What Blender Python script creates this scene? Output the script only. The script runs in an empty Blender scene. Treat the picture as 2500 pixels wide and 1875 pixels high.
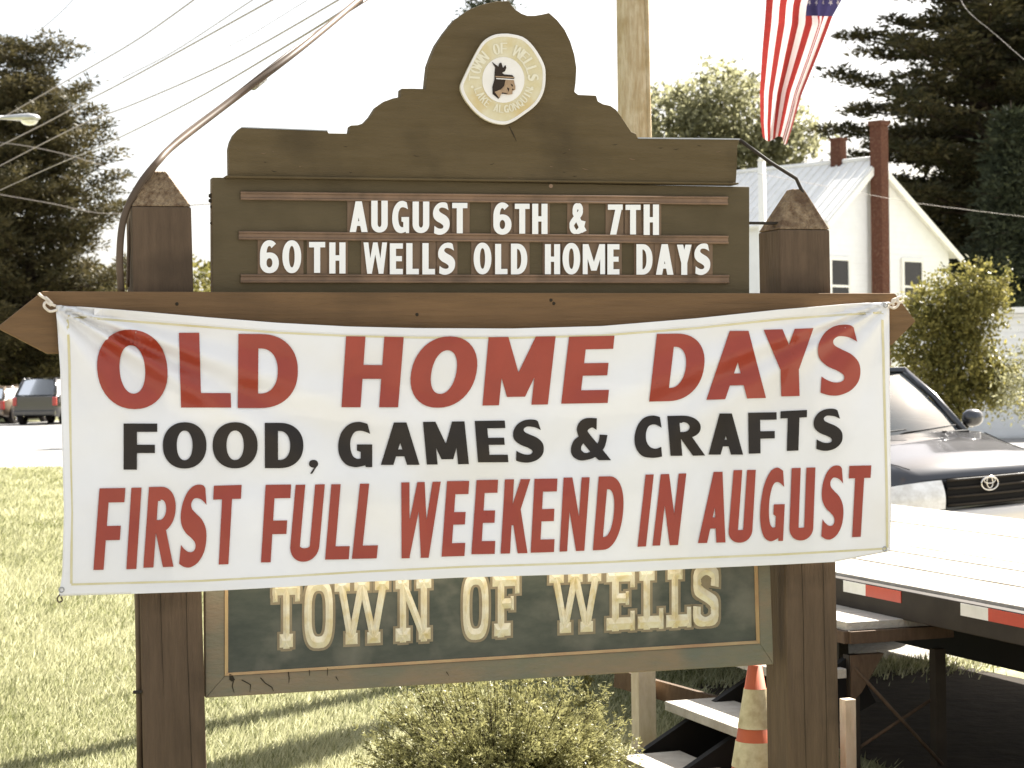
import bpy, bmesh, math, random
import numpy as np
from mathutils import Vector, Matrix
from mathutils.geometry import delaunay_2d_cdt

random.seed(7)
RNG = np.random.default_rng(11)
SC = bpy.context.scene
COL = SC.collection

# ------------------------------------------------------------------ camera
CAMZ = 1.8
FPX = 4860.0            # focal length in pixels of the 2500 px wide photograph
cam_d = bpy.data.cameras.new('camera')
cam = bpy.data.objects.new('camera', cam_d)
COL.objects.link(cam)
CM = Matrix.Rotation(math.pi / 2 - 0.0069, 3, 'X') @ Matrix.Rotation(-0.0135, 3, 'Z')
cam.matrix_world = Matrix.Translation((0, 0, CAMZ)) @ CM.to_4x4()
cam_d.sensor_width = 36.0
cam_d.lens = FPX / 2500 * 36.0
cam_d.clip_start = 0.1
cam_d.clip_end = 3000
cam_d.dof.use_dof = True
cam_d.dof.focus_distance = 6.9
cam_d.dof.aperture_fstop = 9.0
SC.camera = cam

# ------------------------------------------------------------------ light
SUN_EL = math.radians(42)
SUN_DIR = Vector((0.635 * math.cos(SUN_EL), 0.772 * math.cos(SUN_EL), math.sin(SUN_EL))).normalized()
world = bpy.data.worlds.new('World')
SC.world = world
world.use_nodes = True
wn = world.node_tree
wn.nodes.clear()
sky = wn.nodes.new('ShaderNodeTexSky')
sky.sky_type = 'NISHITA'
sky.sun_disc = False
sky.sun_elevation = SUN_EL
sky.sun_rotation = math.atan2(0.635, 0.772)
sky.air_density = 1.0
sky.dust_density = 4.0
sky.ozone_density = 0.6
tint = wn.nodes.new('ShaderNodeMix'); tint.data_type = 'RGBA'; tint.blend_type = 'MULTIPLY'
tint.inputs[0].default_value = 1.0
tint.inputs[7].default_value = (1.0, 0.97, 0.94, 1)
bg = wn.nodes.new('ShaderNodeBackground')
bg.inputs['Strength'].default_value = 0.060
wo = wn.nodes.new('ShaderNodeOutputWorld')
wn.links.new(sky.outputs[0], tint.inputs[6])
hz = wn.nodes.new('ShaderNodeMix'); hz.data_type = 'RGBA'      # bright summer haze over the whole sky
hz.inputs[0].default_value = 0.6
hz.inputs[7].default_value = (4.0, 4.1, 4.25, 1)
wn.links.new(tint.outputs[2], hz.inputs[6])
wn.links.new(hz.outputs[2], bg.inputs[0])
wn.links.new(bg.outputs[0], wo.inputs[0])
sl = bpy.data.lights.new('sun', 'SUN')
sl.energy = 5.0
sl.angle = math.radians(0.5)
sl.color = (1.0, 0.955, 0.88)
so = bpy.data.objects.new('sun', sl)
COL.objects.link(so)
so.rotation_euler = (-SUN_DIR).to_track_quat('-Z', 'Y').to_euler()
so.location = (20, 30, 30)
vs = SC.view_settings
vs.view_transform = 'Standard'
vs.look = 'None'
vs.exposure = 2.32
vs.gamma = 1.0

# ------------------------------------------------------------------ helpers
EYE = Vector((0, 0, CAMZ))


def ray(x, y):
    return CM @ Vector(((x - 1250) / FPX, -(y - 937.5) / FPX, -1.0))


def P(x, y, D):
    d = ray(x, y)
    return EYE + d * (D / d.y)


def G(x, y, z=0.0):
    d = ray(x, y)
    return EYE + d * ((z - CAMZ) / d.z)


def RP(x, y, o, n):
    d = ray(x, y)
    return EYE + d * ((Vector(o) - EYE).dot(n) / d.dot(n))


TH = math.atan(0.30)
SO = Vector((0, 6.8, 0))
SU = Vector((math.cos(TH), math.sin(TH), 0))
SN = Vector((math.sin(TH), -math.cos(TH), 0))


def S(x, y, off=0.0):
    return RP(x, y, SO + SN * off, SN)


def props(o, label=None, cat=None, group=None, kind=None):
    if label: o['label'] = label
    if cat: o['category'] = cat
    if group: o['group'] = group
    if kind: o['kind'] = kind
    return o


def thing(name, label, cat, loc, group=None):
    o = bpy.data.objects.new(name, None)
    o.empty_display_size = 0.2
    COL.objects.link(o)
    o.location = loc
    return props(o, label, cat, group)


def attach(o, parent):
    """the meshes are modelled in world coordinates: keep them there under the parent"""
    if parent is None:
        return o
    o.parent = parent
    if parent.parent is None and parent.type == 'EMPTY':
        o.matrix_parent_inverse = Matrix.Translation(-Vector(parent.location))
    return o


def mk(name, V, F, mat, parent=None, smooth=False, bevel=0.0, mats=None, mi=None):
    me = bpy.data.meshes.new(name)
    me.from_pydata([tuple(v) for v in V], [], [tuple(f) for f in F])
    for m in (mats or [mat]):
        me.materials.append(m)
    if mi:
        me.polygons.foreach_set('material_index', mi)
    if smooth:
        me.polygons.foreach_set('use_smooth', [True] * len(me.polygons))
    me.update()
    o = bpy.data.objects.new(name, me)
    COL.objects.link(o)
    attach(o, parent)
    if bevel > 0:
        b = o.modifiers.new('bevel', 'BEVEL')
        b.width = bevel; b.segments = 2; b.limit_method = 'ANGLE'; b.angle_limit = math.radians(40)
    return o


def fast(name, V, F, mat, parent=None, tintv=None, smooth=False):
    V = np.asarray(V, dtype=np.float32); F = np.asarray(F, dtype=np.int32)
    me = bpy.data.meshes.new(name)
    k = F.shape[1]
    me.vertices.add(len(V)); me.vertices.foreach_set('co', V.ravel())
    me.loops.add(F.size); me.loops.foreach_set('vertex_index', F.ravel())
    me.polygons.add(len(F))
    me.polygons.foreach_set('loop_start', np.arange(0, F.size, k, dtype=np.int32))
    me.polygons.foreach_set('loop_total', np.full(len(F), k, dtype=np.int32))
    if smooth:
        me.polygons.foreach_set('use_smooth', np.ones(len(F), dtype=bool))
    if tintv is not None:
        at = me.attributes.new('tint', 'FLOAT', 'POINT')
        at.data.foreach_set('value', np.asarray(tintv, dtype=np.float32))
    me.update(calc_edges=True)
    me.materials.append(mat)
    o = bpy.data.objects.new(name, me)
    COL.objects.link(o)
    attach(o, parent)
    return o


def boxvf(c, sx, sy, sz, ax=None, ay=None, az=None):
    ax = (ax or Vector((1, 0, 0))) * (sx / 2); ay = (ay or Vector((0, 1, 0))) * (sy / 2); az = (az or Vector((0, 0, 1))) * (sz / 2)
    c = Vector(c)
    V = [c + i * ax + j * ay + k * az for k in (-1, 1) for j in (-1, 1) for i in (-1, 1)]
    F = [(0, 2, 3, 1), (4, 5, 7, 6), (0, 1, 5, 4), (2, 6, 7, 3), (0, 4, 6, 2), (1, 3, 7, 5)]
    return V, F


def box(name, c, s, mat, parent=None, ax=None, ay=None, az=None, bevel=0.0):
    V, F = boxvf(c, s[0], s[1], s[2], ax, ay, az)
    return mk(name, V, F, mat, parent, bevel=bevel)


def prismvf(pts, back):
    n = len(pts); back = Vector(back)
    V = [Vector(p) for p in pts] + [Vector(p) + back for p in pts]
    F = [tuple(range(n)), tuple(range(2 * n - 1, n - 1, -1))] + [(i + n, (i + 1) % n + n, (i + 1) % n, i) for i in range(n)]
    return V, F


def prism(name, pts, back, mat, parent=None, bevel=0.0):
    V, F = prismvf(pts, back)
    o = mk(name, V, F, mat, parent, bevel=bevel)
    bm = bmesh.new(); bm.from_mesh(o.data); bmesh.ops.recalc_face_normals(bm, faces=bm.faces); bm.to_mesh(o.data); bm.free()
    return o


def joinvf(parts):
    V, F = [], []
    for v, f in parts:
        b = len(V); V += list(v); F += [tuple(i + b for i in q) for q in f]
    return V, F


def tubevf(pts, rad, n=8):
    pts = [Vector(p) for p in pts]
    if not isinstance(rad, (list, tuple)): rad = [rad] * len(pts)
    V, F = [], []
    prev = None
    for i, p in enumerate(pts):
        t = (pts[min(i + 1, len(pts) - 1)] - pts[max(i - 1, 0)]).normalized()
        a = prev if prev is not None else (Vector((0, 0, 1)) if abs(t.z) < 0.9 else Vector((1, 0, 0)))
        u = (a - t * a.dot(t)).normalized(); prev = u
        w = t.cross(u)
        for k in range(n):
            an = 2 * math.pi * k / n
            V.append(p + (u * math.cos(an) + w * math.sin(an)) * rad[i])
    for i in range(len(pts) - 1):
        for k in range(n):
            F.append((i * n + k, i * n + (k + 1) % n, (i + 1) * n + (k + 1) % n, (i + 1) * n + k))
    F.append(tuple(range(n - 1, -1, -1))); F.append(tuple(range((len(pts) - 1) * n, len(pts) * n)))
    return V, F


def tube(name, pts, rad, mat, parent=None, n=8):
    V, F = tubevf(pts, rad, n)
    return mk(name, V, F, mat, parent, smooth=True)


def crom(pts, m=8, closed=False):
    pts = [Vector(p) for p in pts]
    out = []
    n = len(pts)
    for i in range(n - 1):
        p0 = pts[max(i - 1, 0)]; p1 = pts[i]; p2 = pts[i + 1]; p3 = pts[min(i + 2, n - 1)]
        for k in range(m):
            t = k / m
            out.append(0.5 * ((2 * p1) + (p2 - p0) * t + (2 * p0 - 5 * p1 + 4 * p2 - p3) * t * t + (3 * p1 - p0 - 3 * p2 + p3) * t ** 3))
    out.append(pts[-1])
    return out


# ------------------------------------------------------------------ materials
def mat(name, c1, c2=None, rough=0.8, scale=4.0, stretch=(1, 1, 1), bump=0.0, bscale=None, metal=0.0,
        transl=0.0, spec=0.5, attr=False, c3=None, blotch=0.0, bsc=1.0, bdist=0.02, detail=6.0, coat=0.0, lo=0.35, hi=0.65, emit=None):
    m = bpy.data.materials.new(name); m.use_nodes = True
    nt = m.node_tree; N = nt.nodes; L = nt.links
    bs = N['Principled BSDF']
    bs.inputs['Roughness'].default_value = rough
    bs.inputs['Metallic'].default_value = metal
    bs.inputs['Specular IOR Level'].default_value = spec if rough < 0.5 and not attr else min(spec, 0.14)
    if coat: bs.inputs['Coat Weight'].default_value = coat; bs.inputs['Coat Roughness'].default_value = 0.05
    col = None
    c1 = tuple(c1) + (1,)
    if c2 is None:
        bs.inputs['Base Color'].default_value = c1
    else:
        c2 = tuple(c2) + (1,)
        tc = N.new('ShaderNodeTexCoord')
        mp = N.new('ShaderNodeMapping'); mp.inputs['Scale'].default_value = stretch
        L.new(tc.outputs['Object'], mp.inputs[0])
        no = N.new('ShaderNodeTexNoise'); no.inputs['Scale'].default_value = scale; no.inputs['Detail'].default_value = detail
        no.inputs['Roughness'].default_value = 0.65
        L.new(mp.outputs[0], no.inputs['Vector'])
        if attr:
            at = N.new('ShaderNodeAttribute'); at.attribute_name = 'tint'
            fac = at.outputs['Fac']
        else:
            mr = N.new('ShaderNodeMapRange'); mr.inputs['From Min'].default_value = lo; mr.inputs['From Max'].default_value = hi
            L.new(no.outputs['Fac'], mr.inputs[0]); fac = mr.outputs[0]
        mx = N.new('ShaderNodeMix'); mx.data_type = 'RGBA'
        mx.inputs[6].default_value = c1; mx.inputs[7].default_value = c2
        L.new(fac, mx.inputs[0])
        col = mx.outputs[2]
        if c3 is not None:
            n2 = N.new('ShaderNodeTexNoise'); n2.inputs['Scale'].default_value = bsc; n2.inputs['Detail'].default_value = 4
            L.new(tc.outputs['Object'], n2.inputs['Vector'])
            r2 = N.new('ShaderNodeMapRange'); r2.inputs['From Min'].default_value = 0.5; r2.inputs['From Max'].default_value = 0.68
            r2.inputs['To Max'].default_value = blotch
            L.new(n2.outputs['Fac'], r2.inputs[0])
            m2 = N.new('ShaderNodeMix'); m2.data_type = 'RGBA'; m2.inputs[7].default_value = tuple(c3) + (1,)
            L.new(r2.outputs[0], m2.inputs[0]); L.new(col, m2.inputs[6]); col = m2.outputs[2]
        L.new(col, bs.inputs['Base Color'])
        if bump:
            bn = N.new('ShaderNodeBump'); bn.inputs['Strength'].default_value = bump; bn.inputs['Distance'].default_value = bdist
            if bscale:
                n3 = N.new('ShaderNodeTexNoise'); n3.inputs['Scale'].default_value = bscale; n3.inputs['Detail'].default_value = 5
                L.new(mp.outputs[0], n3.inputs['Vector']); L.new(n3.outputs['Fac'], bn.inputs['Height'])
            else:
                L.new(no.outputs['Fac'], bn.inputs['Height'])
            L.new(bn.outputs[0], bs.inputs['Normal'])
    if transl:
        tr = N.new('ShaderNodeBsdfTranslucent'); tr.inputs['Color'].default_value = c1
        if col is not None: L.new(col, tr.inputs['Color'])
        ms = N.new('ShaderNodeMixShader'); ms.inputs[0].default_value = transl
        out = N['Material Output']
        L.new(bs.outputs[0], ms.inputs[1]); L.new(tr.outputs[0], ms.inputs[2]); L.new(ms.outputs[0], out.inputs['Surface'])
    if emit:
        bs.inputs['Emission Color'].default_value = tuple(emit) + (1,)
    return m


M = {}
M['board'] = mat('painted_brown_board', (0.098, 0.070, 0.032), (0.118, 0.086, 0.043), 0.75, 3, (1, 1, 9), bump=0.3, bscale=22, c3=(0.062, 0.045, 0.023), blotch=0.65, bsc=3.5)
M['letterboard'] = mat('painted_olive_board', (0.094, 0.072, 0.038), (0.108, 0.082, 0.044), 0.7, 3, (1, 1, 5), bump=0.2, bscale=16, c3=(0.073, 0.055, 0.028), blotch=0.5, bsc=5)
M['rail'] = mat('worn_tan_rail', (0.265, 0.17, 0.105), (0.19, 0.125, 0.08), 0.5, 6, (1, 1, 1), c3=(0.12, 0.085, 0.055), blotch=0.7, bsc=9)
M['tile'] = mat('tan_letter_plate', (0.205, 0.132, 0.080), (0.17, 0.115, 0.072), 0.5, 5)
M['white_letter'] = mat('white_plastic_letter', (0.80, 0.79, 0.74), None, 0.35)
M['post'] = mat('weathered_brown_post', (0.122, 0.083, 0.052), (0.092, 0.063, 0.040), 0.85, 5, (7, 7, 0.7), bump=0.6, bscale=14, c3=(0.058, 0.041, 0.027), blotch=0.75, bsc=4, bdist=0.012)
M['cap'] = mat('grey_weathered_end_grain', (0.34, 0.25, 0.15), (0.13, 0.08, 0.045), 0.9, 14, (3, 1, 3), bump=1.0, bscale=30, c3=(0.10, 0.06, 0.035), blotch=0.7, bsc=9, bdist=0.02)
M['beam'] = mat('weathered_brown_beam', (0.180, 0.107, 0.052), (0.142, 0.086, 0.043), 0.85, 5, (0.7, 0.7, 9), bump=0.45, bscale=14, c3=(0.085, 0.055, 0.030), blotch=0.55, bsc=3, bdist=0.01)
M['frame'] = mat('peeling_grey_frame', (0.165, 0.155, 0.105), (0.225, 0.165, 0.105), 0.6, 3, (1, 1, 3), bump=0.3, bscale=30, c3=(0.125, 0.135, 0.105), blotch=0.85, bsc=2.8)
M['panel'] = mat('dark_green_sign_panel', (0.028, 0.035, 0.022), (0.070, 0.074, 0.050), 0.34, 4, (1, 1, 2.5), bump=0.05, c3=(0.17, 0.155, 0.11), blotch=0.6, bsc=5, spec=0.4)  # pale blotches paint smeared reflections into the panel colour
M['trim'] = mat('copper_trim', (0.42, 0.25, 0.13), (0.50, 0.36, 0.18), 0.5, 8)
M['gold'] = mat('gold_leaf', (0.68, 0.63, 0.48), (0.62, 0.53, 0.33), 0.38, 25, bump=0.2, bscale=60, c3=(0.50, 0.37, 0.12), blotch=0.55, bsc=22, bdist=0.004)
M['gold_edge'] = mat('tan_letter_outline', (0.27, 0.22, 0.14), (0.21, 0.165, 0.10), 0.6, 12)
M['seal'] = mat('faded_gold_seal', (0.60, 0.52, 0.30), (0.66, 0.60, 0.42), 0.6, 14, c3=(0.55, 0.40, 0.15), blotch=0.7, bsc=9)
M['seal_white'] = mat('off_white_paint', (0.74, 0.70, 0.62), (0.80, 0.76, 0.69), 0.6, 10)
M['seal_text'] = mat('pale_letter_paint', (0.72, 0.67, 0.50), None, 0.6)
M['ink'] = mat('dark_brown_ink', (0.035, 0.024, 0.016), None, 0.6)
M['copper'] = mat('brown_face_paint', (0.42, 0.29, 0.17), (0.30, 0.20, 0.12), 0.6, 40)
M['chip'] = mat('dark_crack', (0.035, 0.028, 0.018), None, 0.9)
M['vinyl'] = mat('white_vinyl', (0.84, 0.83, 0.815), (0.79, 0.775, 0.75), 0.38, 1.6, transl=0.10, spec=0.5, bump=0.12, bscale=5, c3=(0.74, 0.70, 0.63), blotch=0.35, bsc=2.2)
M['red_print'] = mat('red_print', (0.32, 0.042, 0.018), (0.275, 0.035, 0.015), 0.34, 6, spec=0.38, coat=0.18)
M['black_print'] = mat('black_print', (0.012, 0.008, 0.005), (0.022, 0.015, 0.009), 0.42, 6, spec=0.30)
M['gold_print'] = mat('gold_print_line', (0.60, 0.53, 0.30), (0.68, 0.62, 0.42), 0.5, 9)
M['rope'] = mat('white_rope', (0.75, 0.68, 0.58), (0.6, 0.52, 0.42), 0.8, 60)
M['cable'] = mat('brown_cable', (0.13, 0.09, 0.06), (0.09, 0.065, 0.045), 0.5, 6)
M['wire'] = mat('grey_wire', (0.24, 0.21, 0.18), None, 0.5)
M['pole'] = mat('bleached_utility_pole', (0.52, 0.44, 0.31), (0.36, 0.27, 0.155), 0.85, 7, (6, 6, 0.9), bump=0.6, bscale=20, c3=(0.30, 0.215, 0.10), blotch=0.8, bsc=5)
M['metal'] = mat('grey_metal', (0.45, 0.45, 0.44), (0.36, 0.36, 0.35), 0.35, 6, metal=0.6)
M['dark_metal'] = mat('dark_metal', (0.030, 0.024, 0.018), (0.042, 0.034, 0.025), 0.6, 6)
M['black'] = mat('matte_black', (0.010, 0.009, 0.008), None, 0.7)
M['deck'] = mat('bleached_deck_plank', (0.46, 0.43, 0.37), (0.36, 0.33, 0.28), 0.8, 3, (3, 3, 3), bump=0.4, bscale=25, c3=(0.24, 0.20, 0.15), blotch=0.5, bsc=2.5)
M['lumber'] = mat('pale_new_lumber', (0.62, 0.53, 0.40), (0.52, 0.43, 0.30), 0.75, 6, (5, 5, 1.5), bump=0.3, bscale=20, c3=(0.4, 0.3, 0.2), blotch=0.5, bsc=5)
M['lumber_old'] = mat('brown_lumber', (0.115, 0.078, 0.050), (0.08, 0.053, 0.034), 0.8, 6, (5, 5, 1.5), bump=0.3)
M['tape_red'] = mat('red_reflective_tape', (0.50, 0.035, 0.022), (0.42, 0.03, 0.02), 0.3, 12)
M['tape_white'] = mat('white_reflective_tape', (0.78, 0.77, 0.73), (0.68, 0.67, 0.62), 0.3, 12)
M['cone'] = mat('faded_orange_rubber', (0.50, 0.125, 0.055), (0.40, 0.10, 0.05), 0.6, 9, c3=(0.25, 0.07, 0.04), blotch=0.6, bsc=9)
M['cone_white'] = mat('scuffed_white_band', (0.58, 0.51, 0.33), (0.40, 0.33, 0.19), 0.45, 16, c3=(0.28, 0.20, 0.10), blotch=0.6, bsc=18)
M['siding'] = mat('white_siding', (0.80, 0.80, 0.79), (0.76, 0.76, 0.75), 0.6, 3)
M['trim_white'] = mat('white_trim', (0.80, 0.78, 0.72), None, 0.5)
M['roof'] = mat('pale_metal_roof', (0.80, 0.79, 0.76), (0.72, 0.71, 0.68), 0.6, 2)
M['brick'] = mat('red_chimney_brick', (0.115, 0.048, 0.030), (0.078, 0.035, 0.023), 0.9, 9, (1, 1, 3), bump=0.6, c3=(0.17, 0.10, 0.07), blotch=0.5, bsc=14)
M['window'] = mat('dark_window_glass', (0.012, 0.012, 0.011), None, 0.08)
M['paint'] = mat('dark_car_paint', (0.018, 0.018, 0.021), None, 0.28, coat=1.0, metal=0.3)
M['paint_black'] = mat('black_car_paint', (0.014, 0.012, 0.011), None, 0.2, coat=1.0)
M['paint_tan'] = mat('tan_car_paint', (0.16, 0.12, 0.085), None, 0.25, coat=1.0)
M['silver'] = mat('champagne_bumper', (0.66, 0.62, 0.56), None, 0.3, metal=0.2, coat=0.5)
M['chrome'] = mat('chrome', (0.70, 0.66, 0.60), None, 0.15, metal=1.0)
M['tyre'] = mat('tyre_rubber', (0.02, 0.018, 0.017), (0.035, 0.03, 0.027), 0.85, 8)
M['lens'] = mat('clear_lamp_lens', (0.86, 0.86, 0.84), (0.60, 0.58, 0.54), 0.12, 9, (1, 1, 1), bump=0.15, coat=1.0)
M['tail'] = mat('red_tail_lens', (0.35, 0.02, 0.02), None, 0.15, coat=0.6)
M['seat'] = mat('tan_car_seat', (0.12, 0.09, 0.06), None, 0.8)
M['flag_red'] = mat('flag_red_cloth', (0.27, 0.030, 0.026), (0.22, 0.026, 0.022), 0.7, 20, transl=0.30)
M['flag_white'] = mat('flag_white_cloth', (0.66, 0.58, 0.57), (0.60, 0.52, 0.51), 0.7, 20, transl=0.30)
M['flag_blue'] = mat('flag_blue_cloth', (0.030, 0.026, 0.070), (0.036, 0.03, 0.08), 0.7, 20, transl=0.35)
M['lawn'] = mat('mown_lawn', (0.17, 0.18, 0.085), (0.33, 0.32, 0.19), 0.9, 2.2, bump=0.6, bscale=50, c3=(0.22, 0.17, 0.11), blotch=0.5, bsc=0.8, bdist=0.03)
M['blade'] = mat('grass_blade', (0.142, 0.152, 0.057), (0.49, 0.475, 0.30), 0.5, 3, attr=True, transl=0.42)
M['concrete'] = mat('pale_concrete', (0.42, 0.41, 0.38), (0.36, 0.35, 0.32), 0.85, 1.5, bump=0.2)
M['asphalt'] = mat('bleached_asphalt', (0.24, 0.235, 0.225), (0.20, 0.195, 0.185), 0.85, 0.8, bump=0.2, c3=(0.15, 0.145, 0.14), blotch=0.5, bsc=0.15)
M['gravel'] = mat('pale_gravel', (0.36, 0.34, 0.30), (0.26, 0.24, 0.20), 0.9, 26, bump=0.8, c3=(0.2, 0.18, 0.14), blotch=0.4, bsc=0.6)
M['road_paint'] = mat('white_road_paint', (0.7, 0.7, 0.66), None, 0.7)
M['shade_ground'] = mat('painted_shade_ground', (0.022, 0.017, 0.012), (0.035, 0.027, 0.018), 0.95, 8, bump=0.7)  # ground colour taken near black to paint in shade
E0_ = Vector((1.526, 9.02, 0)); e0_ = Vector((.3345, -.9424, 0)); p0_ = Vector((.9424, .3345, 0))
M['bark'] = mat('dark_bark', (0.060, 0.043, 0.030), (0.035, 0.026, 0.019), 0.95, 6, (3, 3, 0.6), bump=0.8)
M['bark_pale'] = mat('grey_bark', (0.12, 0.095, 0.07), (0.08, 0.062, 0.045), 0.95, 6, (3, 3, 0.6), bump=0.8)
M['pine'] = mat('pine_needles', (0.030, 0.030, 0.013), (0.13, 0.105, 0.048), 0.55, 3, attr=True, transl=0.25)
M['spruce'] = mat('spruce_needles', (0.026, 0.034, 0.020), (0.055, 0.062, 0.034), 0.6, 3, attr=True, transl=0.15)
M['leaf'] = mat('broad_leaves', (0.085, 0.085, 0.028), (0.17, 0.15, 0.055), 0.5, 3, attr=True, transl=0.45)
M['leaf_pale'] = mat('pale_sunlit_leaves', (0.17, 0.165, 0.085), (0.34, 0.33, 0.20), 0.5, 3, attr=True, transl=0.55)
M['leaf_yellow'] = mat('yellow_green_leaves', (0.075, 0.075, 0.022), (0.27, 0.235, 0.07), 0.45, 3, attr=True, transl=0.45)
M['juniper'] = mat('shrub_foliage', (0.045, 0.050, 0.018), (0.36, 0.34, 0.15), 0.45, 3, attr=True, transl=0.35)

# ------------------------------------------------------------------ ground
def sheet(name, pts, z, m):
    return props(mk(name, [(p[0], p[1], z) for p in pts], [tuple(range(len(pts)))], m), kind='structure')


sheet('lawn', [(-900, -400), (900, -400), (900, 1500), (-900, 1500)], 0.0, M['lawn'])
sheet('gravel_lot', [(1.3, 12.3), (3.0, 11.75), (6, 11.9), (34, 12.5), (34, 36), (9, 39.4), (1.6, 39.4), (1.0, 22)], 0.004, M['gravel'])
sheet('pavement', [(-300, 39.4), (300, 39.4), (300, 42.2), (-300, 42.2)], 0.008, M['concrete'])
sheet('road', [(-300, 42.4), (300, 42.4), (300, 56), (-300, 56)], 0.004, M['asphalt'])
sheet('roadside_parking', [(-300, 56), (-8, 56), (-8, 80), (-300, 80)], 0.008, M['asphalt'])
sheet('unseen_bounce_ground', [(-300, -60), (300, -60), (300, 5.2), (-300, 5.2)], 0.004, M['asphalt'])  # unseen ground added to bounce neutral light onto the sign
props(mk('road_marking', *joinvf([boxvf((0, y, 0.010), 600, 0.14, 0.004) for y in (44.0, 49.2, 49.6, 55.2)]), M['road_paint']), kind='structure')


sheet('trailer_shade_patch', [tuple((E0_ + e0_ * a + p0_ * b)[:2]) for a, b in ((-2.3, .25), (5.0, -.3), (5.0, 2.6), (-2.3, 2.0))], 0.006, M['shade_ground'])  # dark sheet painting the deep shade beneath the trailer


def grass():
    n = 520000
    # density falls off with distance
    t = RNG.random(n)
    D = 7.7 * (39 / 7.7) ** (t ** 1.1)
    X = (RNG.random(n) - 0.5) * 2 * (D * 0.30 + 0.6)
    keep = ~((X > 1.2) & (D > 12.1)) & ~((X > 0.5 + 0.1 * D) & (D < 10.5) & (RNG.random(n) < 0.4))
    la = (X - E0_.x) * e0_.x + (D - E0_.y) * e0_.y; lb = (X - E0_.x) * p0_.x + (D - E0_.y) * p0_.y
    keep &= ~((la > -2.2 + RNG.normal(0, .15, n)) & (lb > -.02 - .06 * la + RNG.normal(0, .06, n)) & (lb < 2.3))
    X = X[keep]; D = D[keep]; n = len(X)
    patch = np.sin(X * 1.7 + D * 0.9) + np.sin(X * 0.6 - D * 1.3 + 1) + 0.6 * np.sin(X * 4.1 + D * 3.3)
    h = (0.028 + 0.035 * RNG.random(n)) * (1 + 0.08 * patch) * np.clip(D / 10, 0.85, 1.6)
    w = (0.0030 + 0.0030 * RNG.random(n)) * np.clip(D / 9, 1, 3.6)
    a = RNG.random(n) * math.tau
    lean = RNG.normal(0, 0.45, (n, 2)) * h[:, None] + np.stack([h * 0.25, -h * 0.1], 1)
    dx = np.cos(a) * w; dy = np.sin(a) * w
    V = np.zeros((n, 3, 3), np.float32)
    V[:, 0] = np.stack([X - dx, D - dy, np.zeros(n)], 1)
    V[:, 1] = np.stack([X + dx, D + dy, np.zeros(n)], 1)
    V[:, 2] = np.stack([X + lean[:, 0], D + lean[:, 1], h], 1)
    tv = np.clip(0.55 + 0.09 * patch + 0.10 * np.sin(X * 5.3 + 2.3 * np.sin(D * 1.9)) + 0.08 * np.sin(X * 13 + 3 * np.sin(D * 7.1) + D * 4) + RNG.normal(0, 0.30, n), 0, 1)
    o = fast('grass', V.reshape(-1, 3), np.arange(n * 3).reshape(-1, 3), M['blade'], tintv=np.repeat(tv, 3))
    props(o, kind='stuff')


grass()

# ------------------------------------------------------------------ foliage builders
def rvec(n):
    v = RNG.normal(size=(n, 3)); return v / np.linalg.norm(v, axis=1, keepdims=True)


def leaf_tris(C, size, nrm_up=0.4, aspect=0.5):
    """one pointed quad per centre"""
    n = len(C)
    a = rvec(n); b = rvec(n)
    a[:, 2] -= 0.2
    u = a / np.linalg.norm(a, axis=1, keepdims=True)
    w = np.cross(u, b + np.array([0, 0, nrm_up])); w /= np.linalg.norm(w, axis=1, keepdims=True) + 1e-6
    s = (size * (0.6 + 0.8 * RNG.random(n)))[:, None]
    V = np.zeros((n, 4, 3), np.float32)
    V[:, 0] = C - u * s; V[:, 1] = C + w * s * aspect; V[:, 2] = C + u * s; V[:, 3] = C - w * s * aspect
    return V


def crown(name, blobs, count, size, m, parent, tintbase=0.4, clump=26, cr=0.16, hollow=0.55, dark=0.0):
    """blobs: (cx,cy,cz,rx,ry,rz); leaves gather in twig-sized clumps on and in the blobs"""
    vol = np.array([b[3] * b[5] for b in blobs]); vol = vol / vol.sum()
    k = max(1, count // clump)
    idx = RNG.choice(len(blobs), k, p=vol)
    B = np.array(blobs)[idx]
    d = rvec(k); r = hollow + (1.08 - hollow) * RNG.random(k) ** 0.6
    r *= 1 + 0.16 * np.sin(d[:, 0] * 5 + B[:, 0]) * np.cos(d[:, 2] * 4 + B[:, 1])
    cc = B[:, :3] + d * r[:, None] * B[:, 3:6]
    cr_k = cr * (0.5 + RNG.random(k))
    off = RNG.normal(size=(k, clump, 3)) * cr_k[:, None, None]
    C = (cc[:, None, :] + off).reshape(-1, 3)
    V = leaf_tris(C, size)
    tv = np.clip(np.repeat(tintbase + RNG.normal(0, 0.22, k), clump) + RNG.normal(0, 0.15, k * clump), 0, 1)
    n = len(C)
    return fast(name, V.reshape(-1, 3), np.arange(n * 4).reshape(-1, 4), m, parent, tintv=np.repeat(tv, 4))


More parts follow.
